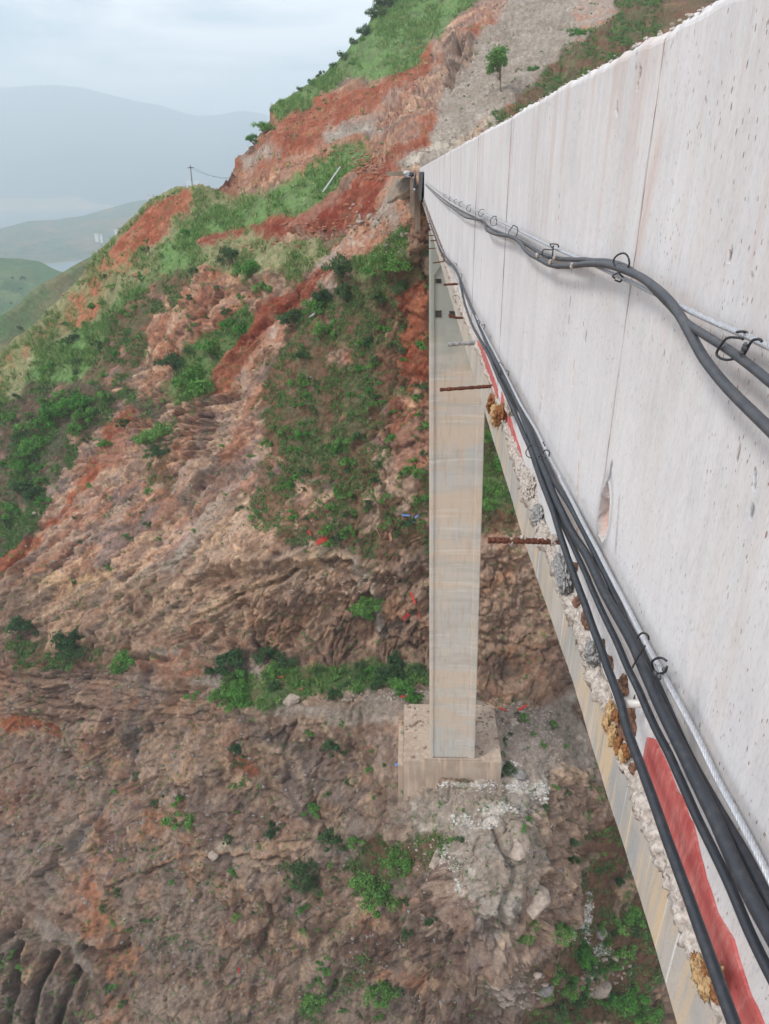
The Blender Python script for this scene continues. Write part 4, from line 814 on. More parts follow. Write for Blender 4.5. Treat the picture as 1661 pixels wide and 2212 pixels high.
# ------------------------------------------------------------------ cables and wire ropes
def r2(L): return [((1500+a*.949)/1.852, b*.949/1.852) for a, b in L]
def r3(L): return [((1500+a*.3617)/1.852, (600+b*.3617)/1.852) for a, b in L]
def r4(L): return [((1700+a*.4522)/1.852, (1000+b*.4522)/1.852) for a, b in L]
def r5(L): return [((1900+a*.4522)/1.852, (1900+b*.4522)/1.852) for a, b in L]
def r6(L): return [((2300+a*.5861)/1.852, (2800+b*.5861)/1.852) for a, b in L]
def r7(L): return [((2200+a*.5274)/1.852, (800+b*.5274)/1.852) for a, b in L]
def path(px, off):
    offs = off if hasattr(off, '__len__') else [off]*len(px)
    return np.array([PX(u, w, WX-o) for (u, w), o in zip(px, offs)])
def smoothc(C, k):
    C = C.copy()
    for _ in range(k): C[1:-1] = (C[:-2]+2*C[1:-1]+C[2:])/4
    return C
def resamp(C, f):                                  # spacing grows with distance
    d = np.linalg.norm(np.diff(C, axis=0), axis=1); L = np.concatenate([[0], np.cumsum(d)]); out = [0.]; 
    while out[-1] < L[-1]:
        p = np.array([np.interp(out[-1], L, C[:, i]) for i in range(3)]); out.append(out[-1]+max(.006, f*np.linalg.norm(p)))
    out[-1] = L[-1]; out = np.array(out); return np.stack([np.interp(out, L, C[:, i]) for i in range(3)], 1)
def ext(C, L):                                     # carry on past the edge of the picture
    d = C[-1]-C[-4]; d = d/np.linalg.norm(d); return np.vstack([C, C[-1]+d*L])
def cable(px, off, r, mat_, label, name='power_cable', cat='cable', group=None, sm=6, e=.6):
    C = catmull(path(px, off), 8); C = ext(smoothc(C, sm), e); C = smoothc(resamp(C, .008), 4); C = C+.0022*np.stack([fbm(C[:, 1]*5+r*900, C[:, 0]*0, C[:, 2]*4, 3, 700+i) for i in range(3)], 1)
    rr = np.clip(r*(1+0*C[:, 1]), 0, 1)
    V, Fs = tube(C, rr, 16); o = meshobj(name, V, Fs, mat_, smooth=True); tag(o, label, cat, group); return C
def rope(px, off, r, label, e=.6, turn=.055):
    C = catmull(path(px, off), 8); C = ext(smoothc(C, 8), e); C = resamp(C, .0022); C = smoothc(C, 6)
    near = np.linalg.norm(C, axis=1) < 7
    i0 = np.argmax(near); Cn = C[max(0, i0-1):]; Cf = resamp(C[:i0+1], .02)
    root = empty('wire_rope', Cn[-1], label, 'wire rope')
    V, Fs = tube(Cf, r*.95, 8); child(meshobj('far_stretch', V, Fs, STEEL, smooth=True), root)
    T_, N_, B_ = frames(Cn); L = np.concatenate([[0], np.cumsum(np.linalg.norm(np.diff(Cn, axis=0), axis=1))])
    for k in range(6):
        ph = L*2*np.pi/turn+k*np.pi/3; S = Cn+(r*.62)*(np.cos(ph)[:, None]*N_+np.sin(ph)[:, None]*B_)
        V, Fs = tube(S, r*.42, 6); child(meshobj('strand', V, Fs, STEEL, smooth=True), root)
    return Cn
far = r3([(500,400),(560,620)])
L1 = r3([(510,450),(560,640),(612,790),(690,1040),(760,1200),(850,1280),(930,1400),(975,1640),(1070,1920)])+r4([(480,780),(560,920),(650,1130),(720,1280),(800,1450),(870,1620),(940,1780),(1000,1960)])+r5([(640,180),(720,420),(800,670),(880,900),(960,1120),(1040,1340),(1130,1580),(1210,1800),(1290,2000)])+r6([(350,170),(400,310),(470,500),(560,750),(640,980),(720,1200),(800,1420),(880,1640),(960,1860),(1050,2100),(1090,2212)])
L2 = r3([(520,480),(600,780),(690,1020),(790,1190),(880,1290),(950,1450),(1030,1660),(1110,1830)])+r4([(560,860),(640,1010),(740,1200),(830,1380),(900,1560),(960,1720),(1020,1880),(1090,2040)])+r5([(690,160),(770,330),(880,540),(990,720),(1090,930),(1200,1150),(1300,1320),(1400,1500),(1480,1700)])+r6([(560,0),(660,200),(760,400),(880,650),(980,850),(1080,1080),(1200,1330),(1324,1560)])
L3 = r4([(870,1500),(930,1640),(985,1800),(1040,1960)])+r5([(650,120),(720,300),(800,490),(870,640),(960,830),(1060,1060),(1160,1280),(1260,1470),(1350,1700),(1440,1880)])+r6([(465,0),(540,180),(620,330),(700,500),(790,700),(900,940),(1000,1130),(1100,1350),(1200,1600),(1324,1850)])
L4 = r4([(590,960),(660,1110),(760,1280),(850,1440),(930,1560),(990,1700),(1050,1840),(1110,1960)])+r5([(690,30),(760,140),(860,310),(940,450),(1020,610),(1100,770),(1190,950),(1260,1130),(1340,1310),(1430,1470),(1500,1620)])+r6([(620,30),(700,210),(800,430),(900,610),(1000,790),(1100,960),(1220,1180),(1324,1380)])
LR = r3([(500,400),(560,620),(640,850),(720,1060),(800,1230),(900,1440),(1000,1620),(1130,1860)])+r4([(560,800),(620,910),(680,1030),(760,1190),(850,1370),(930,1500),(1000,1620),(1100,1830),(1200,2010)])+r5([(750,20),(860,230),(960,430),(1080,650),(1180,850),(1280,1040),(1380,1230),(1460,1390)])+r6([(705,10),(780,150),(860,300),(960,520),(1060,700),(1140,850),(1230,1020),(1324,1210)])
def offs(px, near_, far_): return [far_+(near_-far_)*min(1, max(0, (w-500)/1200)) for u, w in px]
cable(L1, offs(L1, .075, .06), .0105, CABLE, 'black cable farthest to the left, crossing over the mortar seam and red strip')
cable(L2, offs(L2, .050, .045), .0125, CABLE, 'thickest black cable in the middle of the lower bundle')
cable(L3, offs(L3, .045, .04), .0088, CABLE, 'thinner black cable hugging the left of the thickest one')
cable(L4, offs(L4, .022, .03), .0105, CABLE, 'black cable just left of the lower steel rope, partly behind the thickest cable')
rope(LR, offs(LR, .024, .05), .0062, 'shiny twisted steel rope running beside the lower bundle of black cables')
U1 = [(918,396),(950,424),(985,448),(1010,462),(1035,474),(1058,492),(1082,503),(1108,512),(1140,530),(1170,548),(1215,560),(1275,561),(1325,568),(1362,584),(1400,612),(1440,650),(1480,694),(1530,728),(1590,768),(1661,822)]
U2 = [(918,398),(950,430),(978,450),(1002,468),(1022,472),(1046,478),(1050,496),(1072,506),(1102,510),(1120,520),(1140,545),(1165,560),(1192,573),(1230,574),(1290,570),(1340,578),(1380,596),(1420,626),(1450,656),(1480,700),(1510,756),(1561,824),(1610,875),(1661,925)]
UR = [(918,390),(950,414),(985,434),(1050,464),(1100,487),(1190,532),(1240,553),(1290,575),(1340,598),(1400,626),(1460,656),(1540,694),(1600,719),(1661,748)]
cable(U1, [.02+.02*(u > 1250) for u, w in U1], 0.0074, CABLE2, 'upper grey cable that ends higher at the right edge of the picture', e=.5, sm=3)
cable(U2, [.045 for u, w in U2], .0092, CABLE2, 'upper thick grey cable dipping lowest at the right edge of the picture', e=.5, sm=2)
rope(UR, .028, .0058, 'upper bright twisted steel rope strung across the middle of the wall', e=.5)
# white mortar rings on the upper cables
for i, (u, w) in enumerate([(1197,556),(1235,575),(1188,567),(1160,552)]):
    lump('mortar_fleck', PX(u, w, WX-.055), (.006,.006,.010), MORTAR, 70+i, 3, label=['white fleck of mortar on the higher grey cable near the wire clip','white mortar ring on the lower grey cable near the upper rope','white mortar fleck where the two grey cables part','white mortar crumb on the cable dip below the clip'][i], cat='mortar fleck')

def hook(parts, off, r, label, clasp=None, mat_=WIRE, group='wire clips hanging the cables'):
    mb = MB(); root = empty('wire_clip', PX(*parts[0][0], WX-off), label, 'wire clip', group)
    for k, px in enumerate(parts):
        mb = MB(); n = len(px); C = catmull(path(px, [off+.012*math.sin(math.pi*i/(n-1)+k) for i in range(n)]), 8); V, Fs = tube(C, r, 8); mb.add(V, Fs); child(mb.build('bent_wire', mat_, None, True), root)
    if clasp:
        for (u, w, s) in clasp:
            V, Fs = ico(2); V = V*np.array([s*.6, s, s])*(1+.25*fbm(V[:, 0]*2, V[:, 1]*2, V[:, 2]*2, 2, 5))[:, None]; cb = MB(); cb.add(V+PX(u, w, WX-off-.008), Fs); child(cb.build('clamp', CLAMP, None, True), root)
    return root
hook([r7([(1470,1058),(1440,1046),(1350,1046),(1300,1098),(1265,1160),(1285,1195),(1340,1212),(1405,1204)]), r7([(1610,1075),(1590,1057),(1545,1062),(1515,1095),(1500,1125),(1470,1180)]), r7([(1420,1002),(1450,998),(1485,1002),(1500,1018)])], .04, .0022, 'rusty wire clip with clamp around the grey cable at the right edge', clasp=[(1608,751,.006),(1601,762,.005),(1610,745,.005)])
hook([r7([(555,585),(530,560),(500,512),(482,462),(510,420),(560,403),(592,430),(603,480),(594,508)]), r7([(545,540),(500,560),(475,578),(492,594)]), r7([(495,608),(530,620),(545,605)])], .045, .0022, 'dark wire loop above the grey cables right of the second wall joint')
hook([r2([(775,1042),(768,1030),(738,1030),(752,1052),(712,1052),(706,1078),(735,1092)]), r2([(752,1036),(748,1085)])], .04, .0022, 'dark wire loop where the two grey cables part')
for i, (px, l) in enumerate([([(600,958),(585,950),(575,962),(565,975),(566,992),(590,998),(602,975),(598,955)],'open wire loop fourth from the right on the upper rope'),([(512,912),(500,912),(486,930),(492,950),(512,945),(510,915)],'five sided wire loop fifth from the right on the upper rope'),([(460,885),(448,882),(436,898),(444,912),(458,900)],'small wire loop sixth from the right on the upper rope'),
        ([(402,864),(392,866),(386,882),(398,894),(404,880)],'small wire loop seventh from the right on the upper rope'),([(368,850),(358,852),(354,864),(364,872)],'tiny wire loop eighth from the right on the upper rope'),([(345,840),(336,842),(334,852),(342,860)],'tiny wire loop ninth from the right on the upper rope'),([(322,830),(314,832),(312,842),(320,848)],'tiny wire loop tenth from the right on the upper rope'),([(300,818),(292,820),(291,828),(298,834)],'tiny wire loop nearest the black tarpaulin on the upper rope')]):
    hook([r2(px)], .035, .0022 if i < 3 else .003, l)
hook([r4([(1032,1752),(1000,1735),(945,1722),(910,1755),(893,1790),(905,1825),(945,1842)]), r4([(1098,1810),(1102,1790),(1088,1772),(1060,1775),(1030,1815),(1000,1835)]), r4([(1046,1700),(1062,1735)])], .085, .0021, 'wire loop round the lower cables above the long rusty bar', clasp=[(1178,987,.007),(1172,984,.006),(1186,984,.005)])
hook([r5([(1440,1448),(1452,1420),(1480,1400),(1515,1405),(1535,1430),(1540,1455)]), r5([(1505,1512),(1470,1570),(1435,1625),(1395,1705)])], .07, .0021, 'wire hook over the lower steel rope with a straight leg across the thick cables')
hook([[(1412,1446),(1408,1432),(1415,1424),(1428,1421),(1441,1428)], [(1441,1440),(1436,1452),(1420,1455)]], .035, .0026, 'small clamp with bolt holding the lower steel rope right of the thick cables', clasp=[(1416,1456,.008),(1434,1447,.006),(1424,1462,.007)])
hook([r4([(660,1080),(665,1110),(672,1060),(655,1010),(665,995),(690,1020)]), r4([(720,1060),(742,1075),(738,1115)])], .05, .0022, 'wire clip on the lower bundle just above the white mortar splash')
hook([r4([(460,640),(470,620),(485,635),(475,680),(490,710)]), r4([(500,665),(528,662),(525,690),(510,705)])], .05, .0028, 'small wire clip on the lower bundle beside the top of the red strip')
hook([r3([(935,1370),(960,1375),(955,1420)]), r3([(880,1250),(900,1255),(905,1290)])], .05, .003, 'tiny wire clip high on the lower bundle above the pier niches')
hook([r3([(860,1620),(880,1610),(920,1615),(940,1650)]), r3([(880,1660),(870,1640),(860,1630)])], .06, .003, 'loose bent wire dangling from the seam beside the bundle', mat_=RUST)
# hollow dark streaks below bars: drips
for i, (u0, w0, u1, w1, l) in enumerate([(1132,1040,1133,1092,'thin mortar drip on the beam under the pale bulging lump'),(1098,925,1100,975,'thin mortar drip hanging under the upper foam'),(1273,1330,1280,1360,'short brown mortar drip under the hollow shell')]):
    p = PX(u0, w0, WX-.004); q = PX(u1, w1, WX-.004); C = catmull([p, (p+q)/2+np.array([0, .002, 0]), q], 12); s = np.linspace(0, 1, len(C))
    V, Fs = tube(C, .004*(1-.5*s)*(1+.5*fbm(s*9, 0*s, 0*s, 2, i)), 7); o = meshobj('mortar_drip', V, Fs, MORTAR, smooth=True); tag(o, l, 'mortar drip')

# ------------------------------------------------------------------ pier and footing
pier = empty('bridge_pier', (3.2, 43.5, -44.25), 'tall beige concrete bridge pier standing on a square footing', 'bridge pier')
zt_, zb_ = -3.4, -44.25
def px0(z): return .95+(1.38-.95)*(z-zt_)/(zb_-zt_)
def px1(z): return 4.36+(5.09-4.36)*(z-zt_)/(zb_-zt_)
Y0 = 42.; Y1 = 45.2
# shaft: front face split into ribs and a recessed field with an arched head
zz = np.linspace(zb_, zt_, 60); RW = .22
prof = lambda z: [(px0(z), Y1), (px0(z), Y0+.06), (px0(z)+.06, Y0), (px0(z)+RW, Y0), (px0(z)+RW+.08, Y0+.12), (px1(z)-RW-.30, Y0+.12), (px1(z)-RW-.22, Y0), (px1(z)-.06, Y0), (px1(z), Y0+.06), (px1(z), Y1)]
V = []; Fs = []
for z_ in zz: V += [(a, b, z_) for a, b in prof(z_)]
for i in range(len(zz)-1):
    for j in range(10): k = (j+1) % 10; Fs.append((i*10+j, i*10+k, (i+1)*10+k, (i+1)*10+j))
Fs.append(tuple(range(9, -1, -1))); Fs.append(tuple((len(zz)-1)*10+j for j in range(10)))
o = meshobj('shaft', V, Fs, PIER); child(o, pier)
bmn = bmesh.new(); bmn.from_mesh(o.data); bmesh.ops.recalc_face_normals(bmn, faces=bmn.faces); bmn.to_mesh(o.data); bmn.free()
# arched head of the recess
ac = MB(); n = 14; xa, xb = px0(-4)+RW, px1(-4)-RW-.22; pts = [(xa, Y0-.002, zt_), (xb, Y0-.002, zt_)]
arc = [(xb-(xb-xa)*s, -5.6+(.0 if False else 1.2*math.sin(math.pi*s))) for s in np.linspace(0, 1, n)]
fr_ = [(xa, zt_), *[(a, b) for a, b in arc[::-1]], (xb, zt_)]
V = [(a, Y0+.002, b) for a, b in fr_]+[(a, Y0+.15, b) for a, b in fr_]; m_ = len(fr_)
o = meshobj('arch_head', V, [tuple(range(m_)), tuple(range(2*m_-1, m_-1, -1))]+[(i, (i+1) % m_, m_+(i+1) % m_, m_+i) for i in range(m_)], PIER)
bmn = bmesh.new(); bmn.from_mesh(o.data); bmesh.ops.recalc_face_normals(bmn, faces=bmn.faces); bmn.to_mesh(o.data); bmn.free(); child(o, pier)
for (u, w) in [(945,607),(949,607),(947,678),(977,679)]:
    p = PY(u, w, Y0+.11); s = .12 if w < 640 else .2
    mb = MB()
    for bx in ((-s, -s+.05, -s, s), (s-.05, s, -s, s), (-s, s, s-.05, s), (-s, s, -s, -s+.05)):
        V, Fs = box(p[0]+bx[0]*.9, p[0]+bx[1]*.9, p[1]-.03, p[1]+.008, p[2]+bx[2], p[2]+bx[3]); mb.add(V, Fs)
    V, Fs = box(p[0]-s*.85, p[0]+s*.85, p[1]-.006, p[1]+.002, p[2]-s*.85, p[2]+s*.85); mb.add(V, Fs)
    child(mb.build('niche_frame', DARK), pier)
ft = empty('pier_footing', (3.2, 44.5, -47.6), 'square weathered concrete footing block under the tall pier', 'footing')
FOOT = simple('footing_concrete', (176, 160, 144), .9, 0, .15, .45, .3, .03, (156, 138, 122)); _nt = FOOT.node_tree; _b = _nt.nodes['Principled BSDF']; _p = nd(_nt, 'ShaderNodeNewGeometry').outputs['Position']
_nt.links.new(mixc(_nt, ramp(_nt, noise(_nt, _p, 1, 4, .6, (2.6, 2.6, .25)), .48, .66, 0, .8), _b.inputs['Base Color'].links[0].from_socket, tuple(s2l((196, 172, 150)))), _b.inputs['Base Color'])
child(bevbox('footing_block', -.87, 7.35, 41.75, 48.6, -52, -44.262, FOOT, None, .05), ft)
child(bevbox('lower_step', -1.35, -.88, 42.3, 48.4, -53, -45.4, FOOT, None, .05), ft)
child(bevbox('plinth_lip', .9, 5.6, 41.82, 41.99, -44.26, -44.10, FOOT, None, .03), ft)

Vs = []; Fd = []; off = 0; g_ = np.random.default_rng(77); iv_, if_ = ico(1)
for _ in range(520):
    bx_ = g_.uniform(-.8, 7.3); by_ = g_.uniform(41.85, 48.5)
    if 1.2 < bx_ < 5.2 and by_ > 41.95 and by_ < 45.3: continue
    if g_.random() > .35+.5*(by_ > 45) + .3*(bx_ > 5.5): continue
    s_ = .02+.13*g_.random()**4; Vs.append(iv_*(1+.6*(g_.random((len(iv_), 1))-.5))*np.array([s_*g_.uniform(.8, 2), s_, s_*.5])+np.array([bx_, by_, -44.262+s_*.3])); Fd.append(if_+off); off += len(iv_)
child(tag(meshobj('footing_debris', np.vstack(Vs), np.vstack(Fd), simple('debris', (150, 128, 110), .95, 0, .2, 3)), kind='stuff'), ft)
# ------------------------------------------------------------------ abutment at the far end
ab = empty('abutment', PY(885, 470, 66), 'brown grey concrete abutment with a column at the far end of the bridge', 'abutment')
ABM = simple('abutment_concrete', (150, 132, 112), .9, 0, .2, 1.2, .6, .05, (120, 106, 94)); 
def slab(pts, y0, y1, name, mat_=ABM, root=ab):
    A = [PY(u, w, y0) for u, w in pts]; B = [p+np.array([0, y1-y0, 0]) for p in A]; n = len(pts)
    o = meshobj(name, A+B, [tuple(range(n)), tuple(range(2*n-1, n-1, -1))]+[(i, (i+1) % n, n+(i+1) % n, n+i) for i in range(n)], mat_)
    bmn = bmesh.new(); bmn.from_mesh(o.data); bmesh.ops.recalc_face_normals(bmn, faces=bmn.faces); bmn.to_mesh(o.data); bmn.free()
    return child(o, root) if root else o
slab([(832,371),(884,369),(890,376),(888,381),(836,380)], 66, 72, 'cap_slab')
slab([(886,380),(895,392),(895,470),(885,462)], 65.5, 66.6, 'column'); slab([(896,395),(908,405),(908,500),(896,500)], 67.2, 69, 'column')
A = [PY(u_, w_, T(u_, w_)[0][1]-o_) for u_, w_, o_ in [(886,383,1.6),(852,384,.9),(840,404,.6),(836,436,.3),(846,434,.5),(857,423,.9),(869,420,1.3),(886,408,1.7)]]
B = [p+np.array([.1, .5, -.5]) for p in A]; n = len(A)
o = meshobj('apron', A+B, [tuple(range(n)), tuple(range(2*n-1, n-1, -1))]+[(i, (i+1) % n, n+(i+1) % n, n+i) for i in range(n)], ABM); child(o, ab)
def drape(name, p0, p1, h, mat_, label, cat, seed, fold=.12, fr=2.5):
    n, m_ = 40, 16; V = []
    for j in range(m_):
        for i in range(n):
            s = i/(n-1); t_ = j/(m_-1); p = np.array(p0)*(1-s)+np.array(p1)*s; hh = h*(1-.35*abs(math.sin(s*5+seed))*.5); p = p-np.array([0, 0, hh*t_]); L = np.linalg.norm(np.array(p1)-np.array(p0))
            p[0] -= .03+fold*t_*(.5+.5*math.sin(s*L*fr+seed)); V.append(p)
    V = np.array(V); B = V+np.array([.012, 0, 0]); Fq = grid_faces(m_, n); L = [tuple(q) for q in Fq]+[tuple(q[::-1]+len(V)) for q in Fq]
    o = meshobj(name, np.vstack([V, B]), L, mat_, smooth=True); tag(o, label, cat); return o
drape('tarpaulin', (.53, 38.5, .0+gr(38)), (.53, 66, -.02+gr(66)), 1.75, TARPB, 'black tarpaulin draped over the far end of the wall', 'tarpaulin', 1)
drape('sheeting', (.18, 64, -.15), (.30, 68, -.15), 1.5, TARPW, 'pale hanging sheeting beside the black tarpaulin', 'sheeting', 2, .2, 5)
for i, (u, w, rr, mm, l) in enumerate([(878,374,.26,PALE,'white sack lying on the abutment ledge'),(881,379,.22,TARPW,'blue white plastic bag below the white sack on the ledge'),(888,377,.25,TARPB,'dark bundle between the sack and the pale sheeting')]):
    lump('sack', PY(u, w, 65.6), (rr*1.2, rr, rr*.8), mm, 80+i, 3, label=l, cat='sack', am=.5)

ORD = ['first','second','third','fourth','fifth','sixth','seventh','eighth','ninth','tenth','eleventh','twelfth','thirteenth','fourteenth','fifteenth','sixteenth','seventeenth','eighteenth','nineteenth','twentieth','twenty-first','twenty-second','twenty-third','twenty-fourth','twenty-fifth','twenty-sixth','twenty-seventh','twenty-eighth','twenty-ninth','thirtieth']
LM = [(640,706,'dark hedge bush by the curved pipe'),(745,600,'largest dark bush of the upper slope'),(722,720,'shrub standing under the hedge'),(800,770,'vine covered bank behind the pier'),(870,850,'orange bank beside the pier'),(700,900,'middle of the brown slope'),(610,850,'left rim of the brown slope'),(840,980,'green slope beside the mid pier'),(640,1060,'lower left of the brown slope'),(760,1090,'grey netting patch'),(890,1110,'blue plastic scraps'),(700,1160,'crumpled red cloth'),(560,1130,'pale rock lip'),
 (713,1618,'dark bush left of the footing'),(515,1622,'small dark bush on the grey cliff'),(596,1782,'dark round bush mid cliff'),(400,1768,'sparse tree on the cliff'),(470,1842,'white stained stone'),(300,1900,'orange soil patch low left'),(250,1680,'grey diagonal gully'),(730,1812,'dark bush near the grey boulder'),(800,1910,'brightest bushes at the lower centre'),(825,2150,'green bush by the bottom edge'),(870,1990,'orange rock patch'),(946,1852,'grey boulder below the footing'),(1072,1755,'white concrete spill'),(1121,1672,'boulder at the footing corner'),(1085,1533,'timber heap'),(1180,1600,'bare terrace'),(1130,1925,'pale rock slab'),(1262,1990,'white rubbish streak'),(1165,1990,'ledge bush'),(1240,2060,'bush under the rubbish slope'),(1370,2170,'large bright bush at the bottom'),(1310,2140,'boulder by the bright bush'),
 (297,594,'orange boulder at the left gully'),(150,700,'red soil of the left crest'),(330,520,'utility pole slope'),(60,800,'straw grass at the left edge'),(230,800,'dark thicket on the spur'),(200,900,'bright bush pair at the left'),(345,945,'round bush on brown rock'),(385,800,'dark upright bush'),(432,838,'broad bush mass'),(545,592,'bushes under the red scarp'),(640,570,'straw grass under the red scarp'),(500,660,'orange bowl'),(100,1180,'red gully at the left'),(270,1130,'tan diagonal rock bands'),(450,1080,'pale grey rock streak'),(150,2100,'gullied rocks in the corner'),(60,2050,'left corner ledge'),(280,2180,'bottom edge at the left')]
_used = {}
def where(u, w, big):
    d = [math.hypot(u-a, w-b) for a, b, _ in LM]; order = sorted(range(len(LM)), key=lambda i: d[i])
    for i in order[:5]:
        a, b, nme = LM[i]; an = math.degrees(math.atan2(b-w, u-a)) % 360; di = ['right of','above and right of','above','above and left of','left of','below and left of','below','below and right of'][int((an+22.5)//45) % 8]
        for far_ in (['close','near'] if d[i] < 45 else ['some way','well'] if d[i] < 110 else ['far','well']):
            l = f'{big} shrub {far_} {di} the {nme}'
            if l not in _used and len(l.split()) <= 16: _used[l] = 1; return l
    return f'{big} shrub beside the {LM[order[0]][2]}'
# ------------------------------------------------------------------ plants
def leafmesh(name, seed, n, lobes, leaf, mat_, flat=.8, stem=True, tree=False, spread=.85):
    g_ = np.random.default_rng(seed); cen = []; rad = []
    for k in range(lobes):
        a = g_.uniform(0, 2*np.pi); r_ = g_.uniform(.1, spread); cen.append((math.cos(a)*r_, math.sin(a)*r_, g_.uniform(.15, 1.05-.5*r_)*flat)); rad.append(g_.uniform(.13, .40))
    cen = np.array(cen); rad = np.array(rad)
    if tree: cen[:, 2] = cen[:, 2]*1.0+.75
    k = g_.integers(0, lobes, n); d = g_.normal(size=(n, 3)); d /= np.linalg.norm(d, axis=1)[:, None]; d[:, 2] = np.where(d[:, 2] < -.3, -d[:, 2]*.5, d[:, 2])
    rr = rad[k]*(g_.uniform(.3, 1.05, n)**.6+.35*g_.random(n)**6); c = cen[k]+d*rr[:, None]; 
    nrm = d+g_.normal(size=(n, 3))*.55; nrm /= np.linalg.norm(nrm, axis=1)[:, None]
    t1 = np.cross(nrm, g_.normal(size=(n, 3))); t1 /= np.linalg.norm(t1, axis=1)[:, None]; t2 = np.cross(nrm, t1)
    s = leaf*g_.uniform(.6, 1.3, n)[:, None]
    V = np.stack([c-t1*s, c-t2*s*.45, c+t1*s, c+t2*s*.45], 1).reshape(-1, 3); Fq = np.arange(4*n).reshape(n, 4)
    tone = g_.uniform(.72, 1.25, n)*(1+.25*(g_.random(lobes)[k]-.5)); cc = np.stack([tone*g_.uniform(.9, 1.15, n), tone, tone*g_.uniform(.8, 1.05, n)], 1); cc = np.repeat(cc, 4, axis=0)
    me_o = meshobj(name, V, Fq, mat_, cols=cc); me = me_o.data; bpy.data.objects.remove(me_o)
    sm_ = MB()
    if tree:
        C = catmull([(0, 0, -.15), (.02, .01, .45), (-.02, .03, .9), (.03, 0, 1.4)], 6); Vs, Fs = tube(C, np.linspace(.05, .015, len(C)), 6); sm_.add(Vs, Fs)
    for q in range(lobes if lobes < 9 else 9):
        a = cen[q]; st_ = np.array([0, 0, .6 if tree else -.15]); C = catmull([st_, (st_+a)/2+np.array([0, 0, .03]), a], 4); Vs, Fs = tube(C, np.linspace(.022, .006, len(C)), 5); sm_.add(Vs, Fs)
    so = sm_.build(name+'_stem', BARK); ms_ = so.data; bpy.data.objects.remove(so)
    return me, ms_
KIND = {'round': [leafmesh('leaves', 10+i, 1700, 11+i, .075, LEAF) for i in range(5)], 'dark': [leafmesh('dark_leaves', 20+i, 1900, 12+i, .07, LEAFD) for i in range(4)],
        'loose': [leafmesh('loose_leaves', 30+i, 650, 6+i, .085, LEAF, .9) for i in range(3)], 'small': [leafmesh('small_leaves', 40+i, 460, 8, .11, LEAF, .7) for i in range(6)], 'smalld': [leafmesh('small_dark_leaves', 50+i, 460, 8, .11, LEAFD, .7) for i in range(4)],
        'ytree': [leafmesh('young_leaves', 75, 2600, 15, .07, LEAF, 1.25, tree=True, spread=.5)],
        'tree': [leafmesh('tree_leaves', 60+i, 1600, 10, .075, LEAF, .9, tree=True) for i in range(2)]}
def shrub(u, w, rpx, kind, label, group=None, parts=True, name='shrub', cat='shrub', p=None, tall=1.):
    n_ = np.array([0, 0, .3])
    if p is None: p, n_ = T(u, w); m = mpp(u, w)
    else: m = -(CAM.T@np.asarray(p))[2]/F
    s = rpx*m*1.6; me, st_ = random.choice(KIND[kind])
    zr = random.uniform(0, 6.28); sc_ = (s*random.uniform(.9, 1.1), s*random.uniform(.9, 1.1), s*tall*random.uniform(.9, 1.15))
    base = np.asarray(p)-np.array([0, 0, s*.26])+np.asarray(n_)*s*.16
    root = empty(name, base, label, cat, group); root.rotation_euler = (random.uniform(-.15, .15), random.uniform(-.15, .15), zr); root.scale = sc_
    o = bpy.data.objects.new('foliage' if 'tree' not in kind else 'crown', me); col.objects.link(o); o.parent = root
    if parts: o = bpy.data.objects.new('stem' if 'tree' not in kind else 'trunk', st_); col.objects.link(o); o.parent = root
    return root
